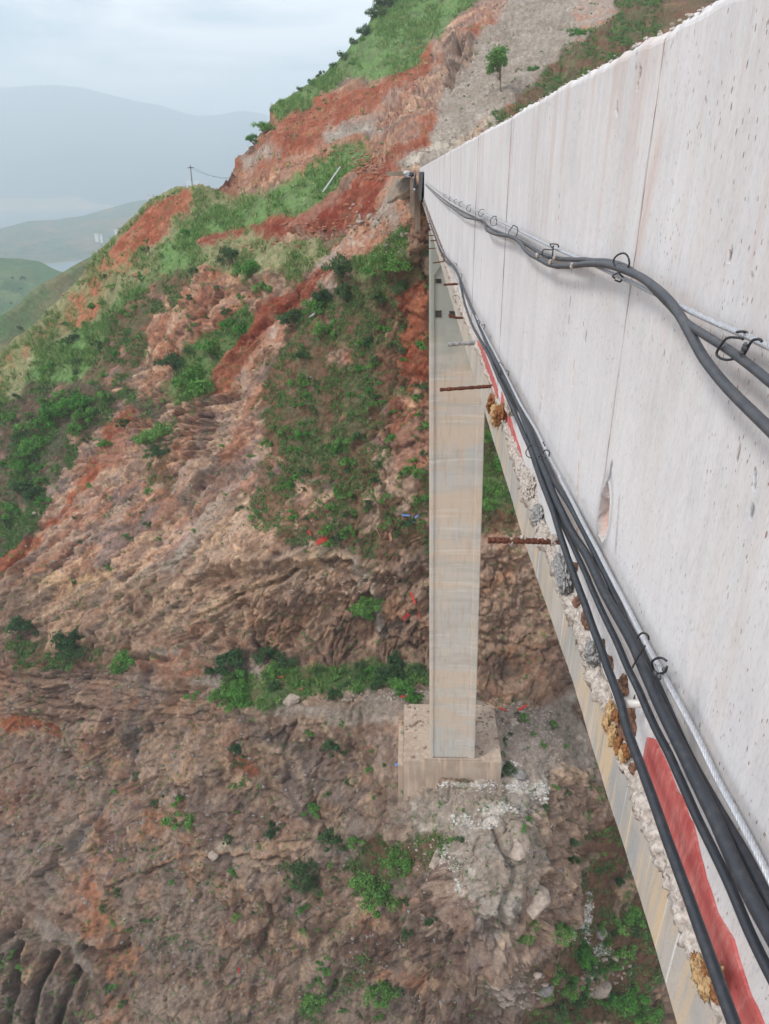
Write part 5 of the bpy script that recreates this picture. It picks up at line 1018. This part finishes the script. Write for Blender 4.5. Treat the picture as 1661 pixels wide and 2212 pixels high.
BIG = [(385,800,26,'dark','dark green upright bush on the red slope edge in the middle left'),(432,838,38,'round','broad green bush mass directly right of the dark upright bush'),(470,765,28,'loose','grassy green bush on the strip climbing towards the red gully'),(515,712,24,'loose','uppermost bush of the green strip beside the deep red gully'),
 (545,592,22,'round','bright green bush below the red scarp'),(572,625,20,'round','bright green bush trailing down from the red scarp'),(505,570,22,'dark','dark bush at the left end of the bushes under the red scarp'),
 (745,600,28,'dark','largest dark green bush at the upper edge of the slope behind the pier'),(762,645,24,'dark','dark bush directly under the largest dark one'),(640,706,26,'dark','dark bush at the left end of the hedge above the brown slope'),(688,668,22,'round','green bush beside the grey curved pipe'),(722,720,22,'round','upright green shrub standing alone under the hedge'),
 (855,575,30,'round','wide pale green bush near the abutment columns'),(815,590,24,'loose','olive bush left of the wide pale green bush'),(872,630,22,'dark','small dark tree right under the wide pale green bush'),(825,645,20,'dark','dark bush left of the small dark tree'),(700,650,20,'dark','dark bush in the middle of the hedge'),
 (178,878,26,'round','bright green bush on the lower left slope nearest the red gully'),(200,905,20,'round','lower bright bush trailing from the one near the red gully'),(135,900,24,'round','green bush left of the bright pair'),(172,940,18,'round','small bush below the bright pair at the left'),(108,915,22,'round','leftmost bush of the row across the dark green slope'),
 (75,968,22,'round','uppermost bush of the column at the left edge'),(52,1010,20,'round','second bush down the column at the left edge'),(48,1055,22,'dark','third bush down the column at the left edge'),(80,1080,20,'dark','dark bush right of the column at the left edge'),(25,1110,22,'round','green bush low at the left edge above the red soil'),(60,985,16,'round','small bush tucked under the uppermost of the left column'),
 (345,945,26,'round','round green bush on the brown rock slope, left of centre'),(322,960,24,'loose','loose bush left of the round one on the brown rock'),(345,985,18,'dark','dark bush under the loose one on the brown rock'),
 (60,1372,26,'dark','dark bush on the bench near the left edge'),(157,1388,34,'dark','largest dark bush on the bench at the left'),(160,1420,20,'dark','smaller bush at the foot of the largest one on the bench'),(278,1432,24,'round','bright green bush under the overhanging rock on the bench'),(255,1448,14,'round','low bush trailing left under the overhanging rock'),
 (505,1448,36,'dark','big dark bush at the left end of the green bench strip'),(520,1480,20,'round','green bush in front of the big dark one on the bench'),(580,1440,26,'dark','second dark bush on the bench, right of the big one'),(592,1462,18,'round','green bush below the second dark one on the bench'),(617,1445,20,'dark','third bush on the bench close to the rock face'),
 (485,1512,20,'round','bush at the lower left tip of the green bench strip'),(525,1522,24,'round','bright bush at the lower edge of the bench strip'),(432,1500,14,'loose','small loose bush left of the bench strip tip'),(862,1432,22,'dark','tall dark bush at the right end of the bench, nearest the pier'),(848,1458,24,'dark','dark bush at the right end of the bench strip'),(772,1450,20,'dark','dark bush in the right half of the bench strip'),(805,1452,18,'round','green bush between the two dark ones on the right of the bench'),
 (868,1498,20,'round','green bush on the rubble beside the pier'),(895,1515,18,'round','bright bush on the rubble nearest the pier'),(905,1450,14,'dark','narrow bush touching the left edge of the pier'),(785,1305,22,'round','tall green bush growing in the rock face beside the pale streak'),(790,1330,18,'round','lower half bush in the rock face beside the pale streak'),(765,1325,13,'round','small bush left of the pair in the rock face'),
 (713,1618,22,'dark','single dark bush on the cliff left of the footing'),(515,1622,16,'dark','small dark bush on the grey cliff, far left of the footing'),(730,1812,26,'dark','dark bush left of the grey boulder below the footing'),(782,1805,16,'round','green bush right of the dark one below the footing'),
 (668,1872,28,'dark','dark bush on the gully edge under the cliff'),(672,1905,18,'dark','small dark bush hanging under the gully edge bush'),(800,1910,34,'round','brightest big bush at the lower centre'),(840,1935,32,'round','second bright big bush at the lower centre'),(868,1860,24,'round','bush behind the brightest big bushes at the lower centre'),(900,1870,20,'round','green bush at the top of the dark rock below the promontory'),(690,1735,18,'round','green bush in the gully left of the promontory'),
 (596,1782,15,'dark','dark round bush in the middle of the grey cliff'),(400,1768,26,'loose','sparse small tree on the grey cliff at the lower left'),(825,2150,26,'round','green bush near the bottom edge left of centre'),(680,2172,24,'round','bright bush at the bottom edge under the streaked slope'),
 (1052,1100,20,'round','green bush seen between the pier and the beam'),(1075,1000,24,'round','bush between pier and beam, higher up'),(1052,950,18,'round','topmost bush in the gap between pier and beam'),(1060,1065,18,'loose','loose bush in the gap between pier and beam'),
 (1370,2170,42,'round','large bright bush at the bottom beside the beam edge'),(1400,2205,34,'round','bright bush lowest beside the beam edge'),(1240,2060,30,'round','green bush under the rubbish strewn slope'),(1215,2110,26,'round','green bush at the lower right, left of the pale rocks'),(1240,2150,26,'dark','dark bush at the bottom, left of the large bright one'),(1165,1990,28,'round','bush on the ledge under the pale rock tower'),(1130,2010,22,'loose','loose bush left of the ledge bush'),(1355,1990,30,'round','green bush against the beam edge at the lower right'),(1345,2045,26,'loose','loose bush below the one against the beam edge'),(1300,2100,22,'round','bush among the pale boulders at the lower right'),(1335,1900,18,'dark','dark bush higher up against the beam edge'),(1288,1715,14,'dark','small dark bush beside the beam at mid height'),
 (1215,1820,12,'dark','small bush on the right side of the promontory'),(1215,1850,12,'dark','lower small bush on the right side of the promontory'),(575,287,16,'round','round green bush under the ridge beside the little ridge tree'),(1244,88,14,'round','light green bush at the edge of the grey scree'),(1154,148,10,'round','small bush on the scree right of the young tree'),(1095,1665,14,'dark','bush in the right corner of the footing')]
for (u, w, r_, k, l) in BIG: shrub(u, w-r_*.1, r_*(.68 if u > 1130 and w > 1850 else 1), k, l, 'bushes on the hillside')
# young tree on the scree, small tree on the skyline
shrub(1082,200,24,'ytree','young green tree with a thin trunk standing on the grey scree above the wall',None,name='young_tree',cat='tree',tall=.95)
shrub(543,312,11,'tree','small dark tree standing out on the skyline left of the red cut',None,name='ridge_tree',cat='tree')
for i, (u, w, r_, k) in enumerate([(835,6,20,'dark'),(812,32,17,'dark'),(788,60,13,'dark'),(770,84,12,'smalld'),(740,108,12,'smalld'),(720,128,11,'smalld'),(698,150,10,'smalld'),(676,164,9,'smalld'),(648,186,8,'smalld'),(602,216,8,'small'),(850,-18,24,'dark')]):
    j = np.argmin(np.abs(cu-u)); p = P1[j if u < 870 else PT(u, 0)]; 
    p = P1[(NU*0)*NC+j] if w > -10 else P1[NU*NC+j]
    shrub(u, w, r_, k, ['large dark shrub second from the top of the skyline','dark shrub third down the skyline of the green upper slope','dark shrub fourth down the skyline of the green upper slope','small dark shrub fifth down the upper skyline','small dark shrub sixth down the upper skyline','small dark shrub seventh down the upper skyline','small dark shrub eighth down the upper skyline','small dark shrub ninth down the upper skyline','small dark shrub tenth down the upper skyline','lowest green shrub of the upper skyline','topmost dark shrub on the skyline at the picture edge'][i], 'shrubs along the upper skyline', p=P1[PT(u, max(w+6, wc[j]+4))], name='ridge_shrub')
# scattered small shrubs, by zone
ZL = {'bench': ('', [(480,1490),(560,1455),(660,1430),(910,1440),(910,1485),(700,1505),(540,1530)], 22, (9,15)), 'gap': ('', [(1210,2000),(1300,1970),(1380,2060),(1430,2190),(1160,2210)], 11, (12,22)),
 'main': ('small green shrub on the brown slope behind the pier', [(600,800),(700,760),(920,640),(920,1170),(640,1180),(560,1120)], 105, (7,17)),
 'cliff': ('little shrub growing on the grey brown cliff', [(250,1640),(500,1560),(860,1560),(860,1760),(620,2100),(200,2180),(200,1800)], 62, (4,12)),
 'left': ('small shrub on the straw and red slope at the left', [(30,780),(200,640),(330,500),(420,470),(330,700),(260,830),(60,840)], 40, (5,13)),
 'low': ('small shrub on the dark rock at the bottom', [(700,1960),(960,1900),(1000,2060),(900,2200),(640,2200)], 18, (7,14)),
 'prom': ('tiny shrub on the stony ground round the footing', [(880,1720),(1080,1700),(1060,1530),(1230,1540),(1240,1700),(1180,1800),(960,1840)], 24, (5,10)),
 'right': ('small shrub at the lower right under the bridge beam', [(1150,2030),(1260,1760),(1350,1900),(1400,2120),(1300,2210),(1140,2210)], 22, (8,18)),
 'dark': ('', [(0,860),(200,840),(320,880),(230,960),(140,1050),(60,1130),(0,1180)], 34, (8,17)),
 'hill': ('small shrub on the terrace grass below the red scarp', [(440,600),(560,545),(680,530),(640,600),(560,640),(420,780),(380,870),(330,880)], 20, (6,13)),
 'rock': ('small shrub on the reddish rock slope', [(180,1020),(330,920),(560,960),(560,1120),(300,1240),(60,1300)], 22, (5,10)),
 'bl': ('small shrub near the gullied rocks in the lower left corner', [(10,2040),(160,2080),(300,2150),(240,2210),(20,2200)], 12, (6,10))}
for key, (lab, pg, n, (ra, rb)) in ZL.items():
    xs = [p[0] for p in pg]; ys_ = [p[1] for p in pg]; k = 0
    while k < n:
        u = random.uniform(min(xs), max(xs)); w = random.uniform(min(ys_), max(ys_))
        if inpoly(np.array([u]), np.array([w]), pg)[0]:
            rr_ = ra+(rb-ra)*random.random()**1.6; kd = random.choice(['small', 'small', 'smalld'])
            shrub(u, w, rr_, kd, where(u, w, ('tiny' if rr_ < 8 else 'small')+(' dark' if kd == 'smalld' else ' green')), 'scattered shrubs: '+key+' slope' if key != 'cliff' else 'scattered shrubs on the cliff', parts=False, name='small_shrub'); k += 1
# trees on the middle hills
for i, (rows_, lab) in enumerate([(mhr, 'tree on the crest of the nearer green spur'), (ghr, 'tree on the green hill by the inlet')]):
    g0 = rows_[15]; n = g0.shape[0]
    for k in range(14):
        lab_ = ORD[k]+' built '+lab if False else lab
        j = random.randint(n//4, n-1); rr_ = rows_[15+random.randint(0, 22)]; p = rr_[j]; q = CAM.T@p
        uu_ = CX+q[0]/-q[2]*F
        if uu_ < -30 or uu_ > 260: j = random.randint(int(n*.42), int(n*.72)); p = rr_[j]
        shrub(0, 0, random.uniform(6, 11) if i == 0 else random.uniform(3, 6), 'dark', lab, lab.replace('tree', 'trees', 1), parts=False, name='hill_tree', cat='tree', p=p)

# grass and low weeds as real blades and leaves
def pick(den, n, umax=1440):
    k = rng.integers(NC*NU, len(P1), n*6); k = k[(U[k] > -20) & (U[k] < umax) & (W[k] < 2260) & (W[k] > -40)]
    d = den[k]*np.clip((fbm(U[k]*.03, W[k]*.03, 0*U[k], 4, 17, .6)+.12)*4, .04, 1); k = k[rng.random(len(k)) < d]; return k[:n]
k = pick(gden, 60000); n = len(k); nb_ = 5
c = P1[k]; m = (-(c@CAM)[:, 2]/F); g5 = np.repeat(np.arange(n), nb_)
base = c[g5]+rng.normal(size=(n*nb_, 3))*np.array([1, 1, .3])*(m[g5]*2.2)[:, None]; h = m[g5]*rng.uniform(3.5, 12, n*nb_)
lean = rng.normal(size=(n*nb_, 3))*.45; lean[:, 2] = 1; tip = base+lean*h[:, None]; side = np.cross(lean, rng.normal(size=(n*nb_, 3))); side /= np.linalg.norm(side, axis=1)[:, None]
wd = (m[g5]*.8)[:, None]; V = np.stack([base-side*wd, base+side*wd, tip], 1).reshape(-1, 3)
isst = np.array([nn in ('straw', 'patchy') for nn in names])[zone[k]]; mixr = np.clip(rng.random(n)*1.0+.25*isst-.1, 0, 1)[:, None]
gc = s2l((92,138,64))*(1-mixr**2)+s2l((166,164,118))*mixr**2; gc = gc*(rng.uniform(.75, 1.2, n)[:, None]); gc = gc*np.where(np.array([nn in ('dveg', 'veg', 'bveg') for nn in names])[zone[k]], .72, 1.)[:, None]
o = meshobj('grass', V, np.arange(len(V)).reshape(-1, 3), BLADE, cols=np.repeat(gc[g5], 3, axis=0)); tag(o, kind='stuff')
k = pick(wden, 38000); n = len(k); nb_ = 12; c = P1[k]; m = (-(c@CAM)[:, 2]/F); g5 = np.repeat(np.arange(n), nb_); sz = m*rng.uniform(2.5, 9, n)
d = rng.normal(size=(n*nb_, 3)); d /= np.linalg.norm(d, axis=1)[:, None]; d[:, 2] = np.abs(d[:, 2])*.8; cc_ = c[g5]+d*sz[g5][:, None]*rng.uniform(.4, 1, n*nb_)[:, None]
nrm = d+rng.normal(size=d.shape)*.5; t1 = np.cross(nrm, rng.normal(size=d.shape)); t1 /= np.linalg.norm(t1, axis=1)[:, None]; t2 = np.cross(nrm, t1); t2 /= np.linalg.norm(t2, axis=1)[:, None]
s = (m[g5]*1.7)[:, None]*rng.uniform(.7, 1.3, (n*nb_, 1)); V = np.stack([cc_-t1*s, cc_-t2*s*.6, cc_+t1*s, cc_+t2*s*.6], 1).reshape(-1, 3)
mixr = rng.random((n, 1)); wc_ = s2l((74,118,56))*(1-mixr)+s2l((96,124,76))*mixr; wc_ = wc_*rng.uniform(.7, 1.15, (n, 1))
o = meshobj('weeds', V, np.arange(len(V)).reshape(-1, 4), WEED, cols=np.repeat(wc_[g5], 4, axis=0)); tag(o, kind='stuff')

# ------------------------------------------------------------------ stones and rubbish
iv1, if1 = ico(1)
def crumbs(name, spots, mat_, seed):
    g_ = np.random.default_rng(seed); Vs = []; Fs_ = []; off = 0
    for (u, w, ru, rw, n, s0, s1_) in spots:
        for _ in range(n):
            a = g_.uniform(0, 6.28); q = math.sqrt(g_.random()); i = PT(u+math.cos(a)*ru*q, w+math.sin(a)*rw*q); m = -(P1[i]@CAM)[2]/F; s = m*(s0+(s1_-s0)*g_.random()**2.5)
            v = iv1*(1+.9*(g_.random((len(iv1), 1))-.5))*np.array([s*g_.uniform(.7, 1.7), s*g_.uniform(.7, 1.5), s*g_.uniform(.35, .7)])+P1[i]+N1[i]*s*.08; Vs.append(v); Fs_.append(if1+off); off += len(v)
    o = meshobj(name, np.vstack(Vs), np.vstack(Fs_), mat_); tag(o, kind='stuff'); return o
crumbs('spilled_concrete', [(1000,1697,90,6,45,1,3.5),(1090,1655,40,14,30,1,4),(1072,1755,42,16,60,1,4),(1045,1790,26,12,40,1,4),(1000,1775,30,12,60,1,4),(1160,1710,16,22,60,1,4),(960,1840,14,30,40,1,3),(990,1915,18,14,50,1,4),(980,1868,12,20,50,1,3),(1060,1700,60,20,70,1,3),(1262,1980,12,60,100,1,3.5),(1225,2012,8,10,30,1,3),(1290,2050,16,14,60,1,3),(1120,1700,30,20,50,1,3)], WHITE, 3)
crumbs('red_rubble', [(700,490,110,22,260,1,5),(800,360,40,30,260,1,6),(760,340,60,18,160,1,5),(570,530,90,14,120,1,4),(620,640,90,60,120,1,3),(660,620,40,80,100,1,3),(520,740,60,50,80,1,4),(330,600,30,20,40,1,4),(230,640,90,60,120,1,3),(860,640,50,60,60,1,3),(700,260,90,40,120,1,3),(900,150,60,60,120,1,4),(870,200,50,60,100,1,3)], ROCKR, 4)
crumbs('pale_rubble', [(790,470,50,40,120,1,5),(840,520,40,60,80,1,5),(740,560,70,50,80,1,3),(880,500,30,60,60,1,4),(1000,200,90,120,300,1,3),(960,320,60,30,120,1,5),(890,1510,60,12,160,1,4),(780,1500,90,10,120,1,3),(1120,1550,90,40,300,1,4),(1160,1620,60,50,200,1,3),(1100,2110,60,60,120,2,9),(1300,2100,60,60,80,2,8),(560,1130,120,40,120,1,3),(700,1250,160,30,160,1,4),(950,1860,90,60,160,1,4)], ROCKM, 6)
crumbs('slope_stones', [(300,1150,250,140,500,1,3.5),(200,1700,200,260,600,1,3.5),(550,1750,260,200,600,1,3.5),(550,2050,300,130,400,1,3.5),(1100,1850,120,120,200,1,4),(900,2050,160,120,200,1,4),(760,950,170,200,200,1,2.5)], ROCKG, 8)
BO = [(630,1511,17,ROCKM,'pale rounded boulder at the lower edge of the green bench strip'),(706,1500,7,ROCKR,'small orange stone at the edge of the bench, right of the pale boulder'),(748,443,8,ROCKR,'orange boulder at the right end of the red scarp'),(791,465,9,ROCKM,'pale block on the grey track below the abutment'),(776,476,10,ROCKM,'tilted pale block left of the block on the track'),(546,486,7,ROCKR,'pale orange stone in the red scarp'),
 (297,594,9,ROCKR,'orange boulder at the head of the left gully'),(1121,1672,20,ROCKG,'rounded grey boulder at the right corner of the footing'),(946,1852,24,ROCKM,'pale grey boulder in the middle of the scree below the footing'),(1093,1828,30,ROCKM,'big tan rock bulge on the promontory'),(1108,1560,12,ROCKM,'boulder against the right side of the footing'),(77,1107,7,ROCKM,'cream stone on the dark green slope at the left'),
 (650,1490,6,ROCKR,'small orange stone behind the pale bench boulder'),(1130,1925,36,ROCKM,'pale rock slab on the front of the promontory'),(870,505,9,ROCKM,'pale block under the abutment apron'),(835,530,9,ROCKG,'grey block beside the bushes under the abutment'),(470,1842,12,ROCKM,'white stained stone on the grey cliff'),(1060,2090,24,ROCKM,'pale boulder below the promontory'),(1100,2135,28,ROCKM,'large pale boulder near the bottom, under the promontory'),(1160,2120,22,ROCKG,'grey boulder near the bottom among the bushes'),(1310,2140,26,ROCKM,'boulder beside the large bright bush at the bottom'),(1290,2010,18,ROCKG,'grey boulder on the rubbish strewn slope')]
for i, (u, w, r_, mm, l) in enumerate(BO):
    p, n_ = T(u, w); s = r_*mpp(u, w)*1.08; g_ = np.random.default_rng(900+i); q = g_.normal(size=(26, 3)); q /= np.linalg.norm(q, axis=1)[:, None]; q *= g_.uniform(.78, 1.05, (26, 1))
    bm = bmesh.new(); [bm.verts.new(a) for a in q]; h_ = bmesh.ops.convex_hull(bm, input=bm.verts[:]); bmesh.ops.delete(bm, geom=[v for v in bm.verts if not v.link_faces], context='VERTS')
    bmesh.ops.bevel(bm, geom=bm.edges[:], offset=.06, segments=1, affect='EDGES'); bmesh.ops.triangulate(bm, faces=bm.faces[:]); bmesh.ops.subdivide_edges(bm, edges=bm.edges[:], cuts=2 if r_ > 15 else 1, use_grid_fill=True)
    bmesh.ops.triangulate(bm, faces=bm.faces[:]); V = np.array([v.co[:] for v in bm.verts]); bm.verts.index_update(); Fs = [tuple(v.index for v in f.verts) for f in bm.faces]; bm.free()
    V = V*(1+.14*fbm(V[:, 0]*2+i, V[:, 1]*2, V[:, 2]*2, 4, 500+i, .6))[:, None]*np.array([g_.uniform(.9, 1.25), .9, g_.uniform(.6, .85)])*s
    o = meshobj('boulder', V, Fs, mm, smooth=False); o.rotation_euler = (0, 0, g_.uniform(0, 6)); o.location = tuple(map(float, p-n_*s*(.25 if r_ > 15 else .05))); tag(o, l, 'boulder')
def scrap(u, w, lx, lz, ang, mat_, name, label, cat, thick=.03):
    p, n_ = T(u, w); m = mpp(u, w); n, k2 = 9, 5; V = []
    ex = CAM@np.array([math.cos(ang), math.sin(ang), 0]); ez = np.cross(n_, ex); ez /= np.linalg.norm(ez)+1e-9
    for j in range(k2):
        for i in range(n):
            s = (i/(n-1)-.5)*lx*m; t_ = (j/(k2-1)-.5)*lz*m; V.append(ex*s+ez*t_+n_*(.06+.05*math.sin(i*1.3+j*2)*m*10*(.1 if cat != 'cloth' else .6)))
    A = np.array(V)+n_*.12; B = A-n_*thick; Fq = grid_faces(k2, n); bd = list(range(n))+[i*n+n-1 for i in range(1, k2)]+[(k2-1)*n+j for j in range(n-2, -1, -1)]+[i*n for i in range(k2-2, 0, -1)]
    o = meshobj(name, np.vstack([A, B]), [tuple(q) for q in Fq]+[tuple(q[::-1]+len(A)) for q in Fq]+[(bd[i], len(A)+bd[i], len(A)+bd[(i+1) % len(bd)], bd[(i+1) % len(bd)]) for i in range(len(bd))], mat_, smooth=False)
    o.location = tuple(map(float, p)); tag(o, label, cat)
for (u, w, a, b, an, mm, nm, l, ct) in [(690,1168,26,12,.4,REDRAG,'red_scrap','crumpled red cloth on the slope above the rock face','cloth'),(707,1166,22,4,1.0,REDRAG,'red_scrap','straight red strip right of the crumpled red cloth','cloth'),(668,1150,12,4,-1.,REDRAG,'red_scrap','small red scrap left of the crumpled red cloth','cloth'),
 (891,1288,26,5,-1.2,REDRAG,'red_scrap','long red strip on the rock beside the pier','cloth'),(874,1328,20,9,.8,REDRAG,'red_scrap','red tangle on the small rock ledge beside the pier','cloth'),(905,1320,20,3,-1.3,REDRAG,'red_scrap','thin red strip trailing below the long one by the pier','cloth'),(878,1512,30,5,-.1,REDRAG,'red_scrap','red strip on the rubble left of the pier foot','cloth'),(1085,1533,20,5,-.4,REDRAG,'red_scrap','red scrap in the timber heap right of the pier foot','cloth'),(1128,1528,22,8,.5,REDRAG,'red_scrap','orange red scrap by itself right of the timber heap','cloth'),
 (516,2100,12,3,1.5,REDRAG,'red_scrap','upright red sliver low on the left cliff','cloth'),(262,2203,14,6,.6,REDRAG,'red_scrap','red scrap at the bottom edge at the left','cloth'),(607,1468,12,4,.1,REDRAG,'red_scrap','small red scrap in the green bench strip','cloth'),(1011,1520,14,6,.2,REDRAG,'red_scrap','faint red scrap behind the pier foot','cloth'),
 (881,1110,4,20,1.5,BLUERAG,'blue_scrap','upright blue plastic scrap left of the pier','plastic scrap'),(905,1112,12,5,.6,BLUERAG,'blue_scrap','blue plastic scrap touching the pier edge','plastic scrap'),(896,1128,6,5,.6,BLUERAG,'blue_scrap','tiny blue scrap below the other blue scraps','plastic scrap'),(862,1650,9,6,.4,BLUERAG,'blue_scrap','blue scrap left of the footing','plastic scrap'),
 (822,1150,20,3,-1.1,PLANK,'old_plank','thin plank leaning on the slope under the blue scraps','plank'),(900,1160,26,3,.4,PLANK,'old_plank','plank pointing at the pier above the rock face','plank'),(1070,1530,30,4,.2,PLANK,'old_plank','longest plank of the timber heap right of the pier','plank'),(1060,1522,24,4,-.5,PLANK,'old_plank','plank lying across the timber heap right of the pier','plank'),(1100,1560,24,3,-.6,PLANK,'old_plank','plank lying alone below the timber heap','plank'),(845,1160,5,18,.2,PLANK,'old_plank','short upright board beside the pale stone on the slope','plank'),(1040,1528,22,3,.7,PLANK,'old_plank','pale stick end sticking out of the timber heap next to the pier','plank')]:
    scrap(u, w, a, b, an, mm, nm, l, ct)
# long pole fallen on the spur, curved pipe, utility pole with wires
def barz(pts, r, mat_, name, label, cat, group=None):
    V, Fs = tube(catmull(pts, 6), r, 8); o = meshobj(name, V, Fs, mat_, smooth=True); tag(o, label, cat, group); return o
up_ = np.array([0, 0, .25])
a, b = T(693,420)[0]+up_*2, T(730,364)[0]+up_*2; barz([a, (a+b)/2, b], .11, PALE, 'fallen_pole', 'pale pole lying askew on the grassy spur', 'pole')
barz([T(692,668)[0]+up_*2, T(689,683)[0]+up_*2, T(682,692)[0]+up_*2, T(674,697)[0]+up_*2], .10, PALE, 'curved_pipe', 'grey curved pipe hanging among the dark bushes', 'pipe')
pb = PY(415, 408, 135); up2 = empty('utility_pole', pb, 'slim utility pole standing on the skyline of the spur', 'utility pole'); pt_ = PY(411, 357, 135)
V, Fs = tube([pb-np.array([0, 0, 2]), pt_], .10, 8); child(meshobj('post', V, Fs, simple('pole_concrete', (120, 122, 122), .8), smooth=True), up2)
V, Fs = box(pt_[0]-.5, pt_[0]+.5, pt_[1]-.08, pt_[1]+.08, pt_[2]-.45, pt_[2]-.3); child(meshobj('crossarm', V, Fs, CLAMP), up2)
for k in range(2):
    a = pt_+np.array([-.4+.8*k, 0, -.3]); b = PY(498, 384+3*k, 125); C = [a+(b-a)*s-np.array([0, 0, 0.45*math.sin(math.pi*s)]) for s in np.linspace(0, 1, 8)]
    barz(C, .018, WIRE, 'overhead_wire', ['higher overhead wire sagging right from the utility pole', 'lower overhead wire sagging right from the utility pole'][k], 'wire')
# houses on the headland and the town across the lake
HW = simple('house_plaster', (232, 230, 226), .8, 0, .05, .2); HR = simple('house_roof', (150, 96, 80), .8, 0, .1, .2); HG = simple('house_windows', (70, 80, 92), .3, 0, .1, .2)
def house(u, w, Yd_, wd, ht, label, group, roof=True, name='house'):
    p = PY(u, w, Yd_); root = empty(name, p, label, 'building', group)
    V, Fs = box(p[0]-wd/2, p[0]+wd/2, p[1]-wd*.3, p[1]+wd*.3, p[2]-12, p[2]+ht); child(meshobj('walls', V, Fs, HW), root)
    if roof:
        x0, x1, y0, y1, z1 = p[0]-wd*.54, p[0]+wd*.54, p[1]-wd*.34, p[1]+wd*.34, p[2]+ht
        child(meshobj('roof', [(x0, y0, z1), (x1, y0, z1), (x1, y1, z1), (x0, y1, z1), (x0, p[1], z1+ht*.4), (x1, p[1], z1+ht*.4)], [(0, 1, 5, 4), (3, 4, 5, 2), (0, 4, 3), (1, 2, 5), (0, 3, 2, 1)], HR), root)
    mb = MB()
    for f in range(max(1, int(ht/4))):
        for q in range(4): V, Fs = box(p[0]-wd*.4+wd*.22*q, p[0]-wd*.4+wd*.22*q+wd*.12, p[1]-wd*.3-.1, p[1]-wd*.3+.1, p[2]+1.2+f*4, p[2]+2.8+f*4); mb.add(V, Fs)
    child(mb.build('windows', HG), root)
for (u, w, wd, l) in [(252,500,8,'tiny white house on the hazy headland'),(208,509,7,'second white house on the headland, left of the first'),(218,511,5,'small white shed beside the second headland house'),(321,427,8,'white house near the top of the headland')]:
    house(u, w, 1560 if w > 490 else 1980, wd, 5, l, 'houses on the headland')
for i in range(26):
    u = 20+i*20+random.uniform(-6, 6); house(u, 420-.02*u+random.uniform(-3, 2), 4150+random.uniform(0, 300), random.uniform(24, 60), random.uniform(16, 50), ORD[i].capitalize()+' pale apartment block from the left in the hazy town across the lake', 'town blocks across the lake', roof=False, name='apartment_block')
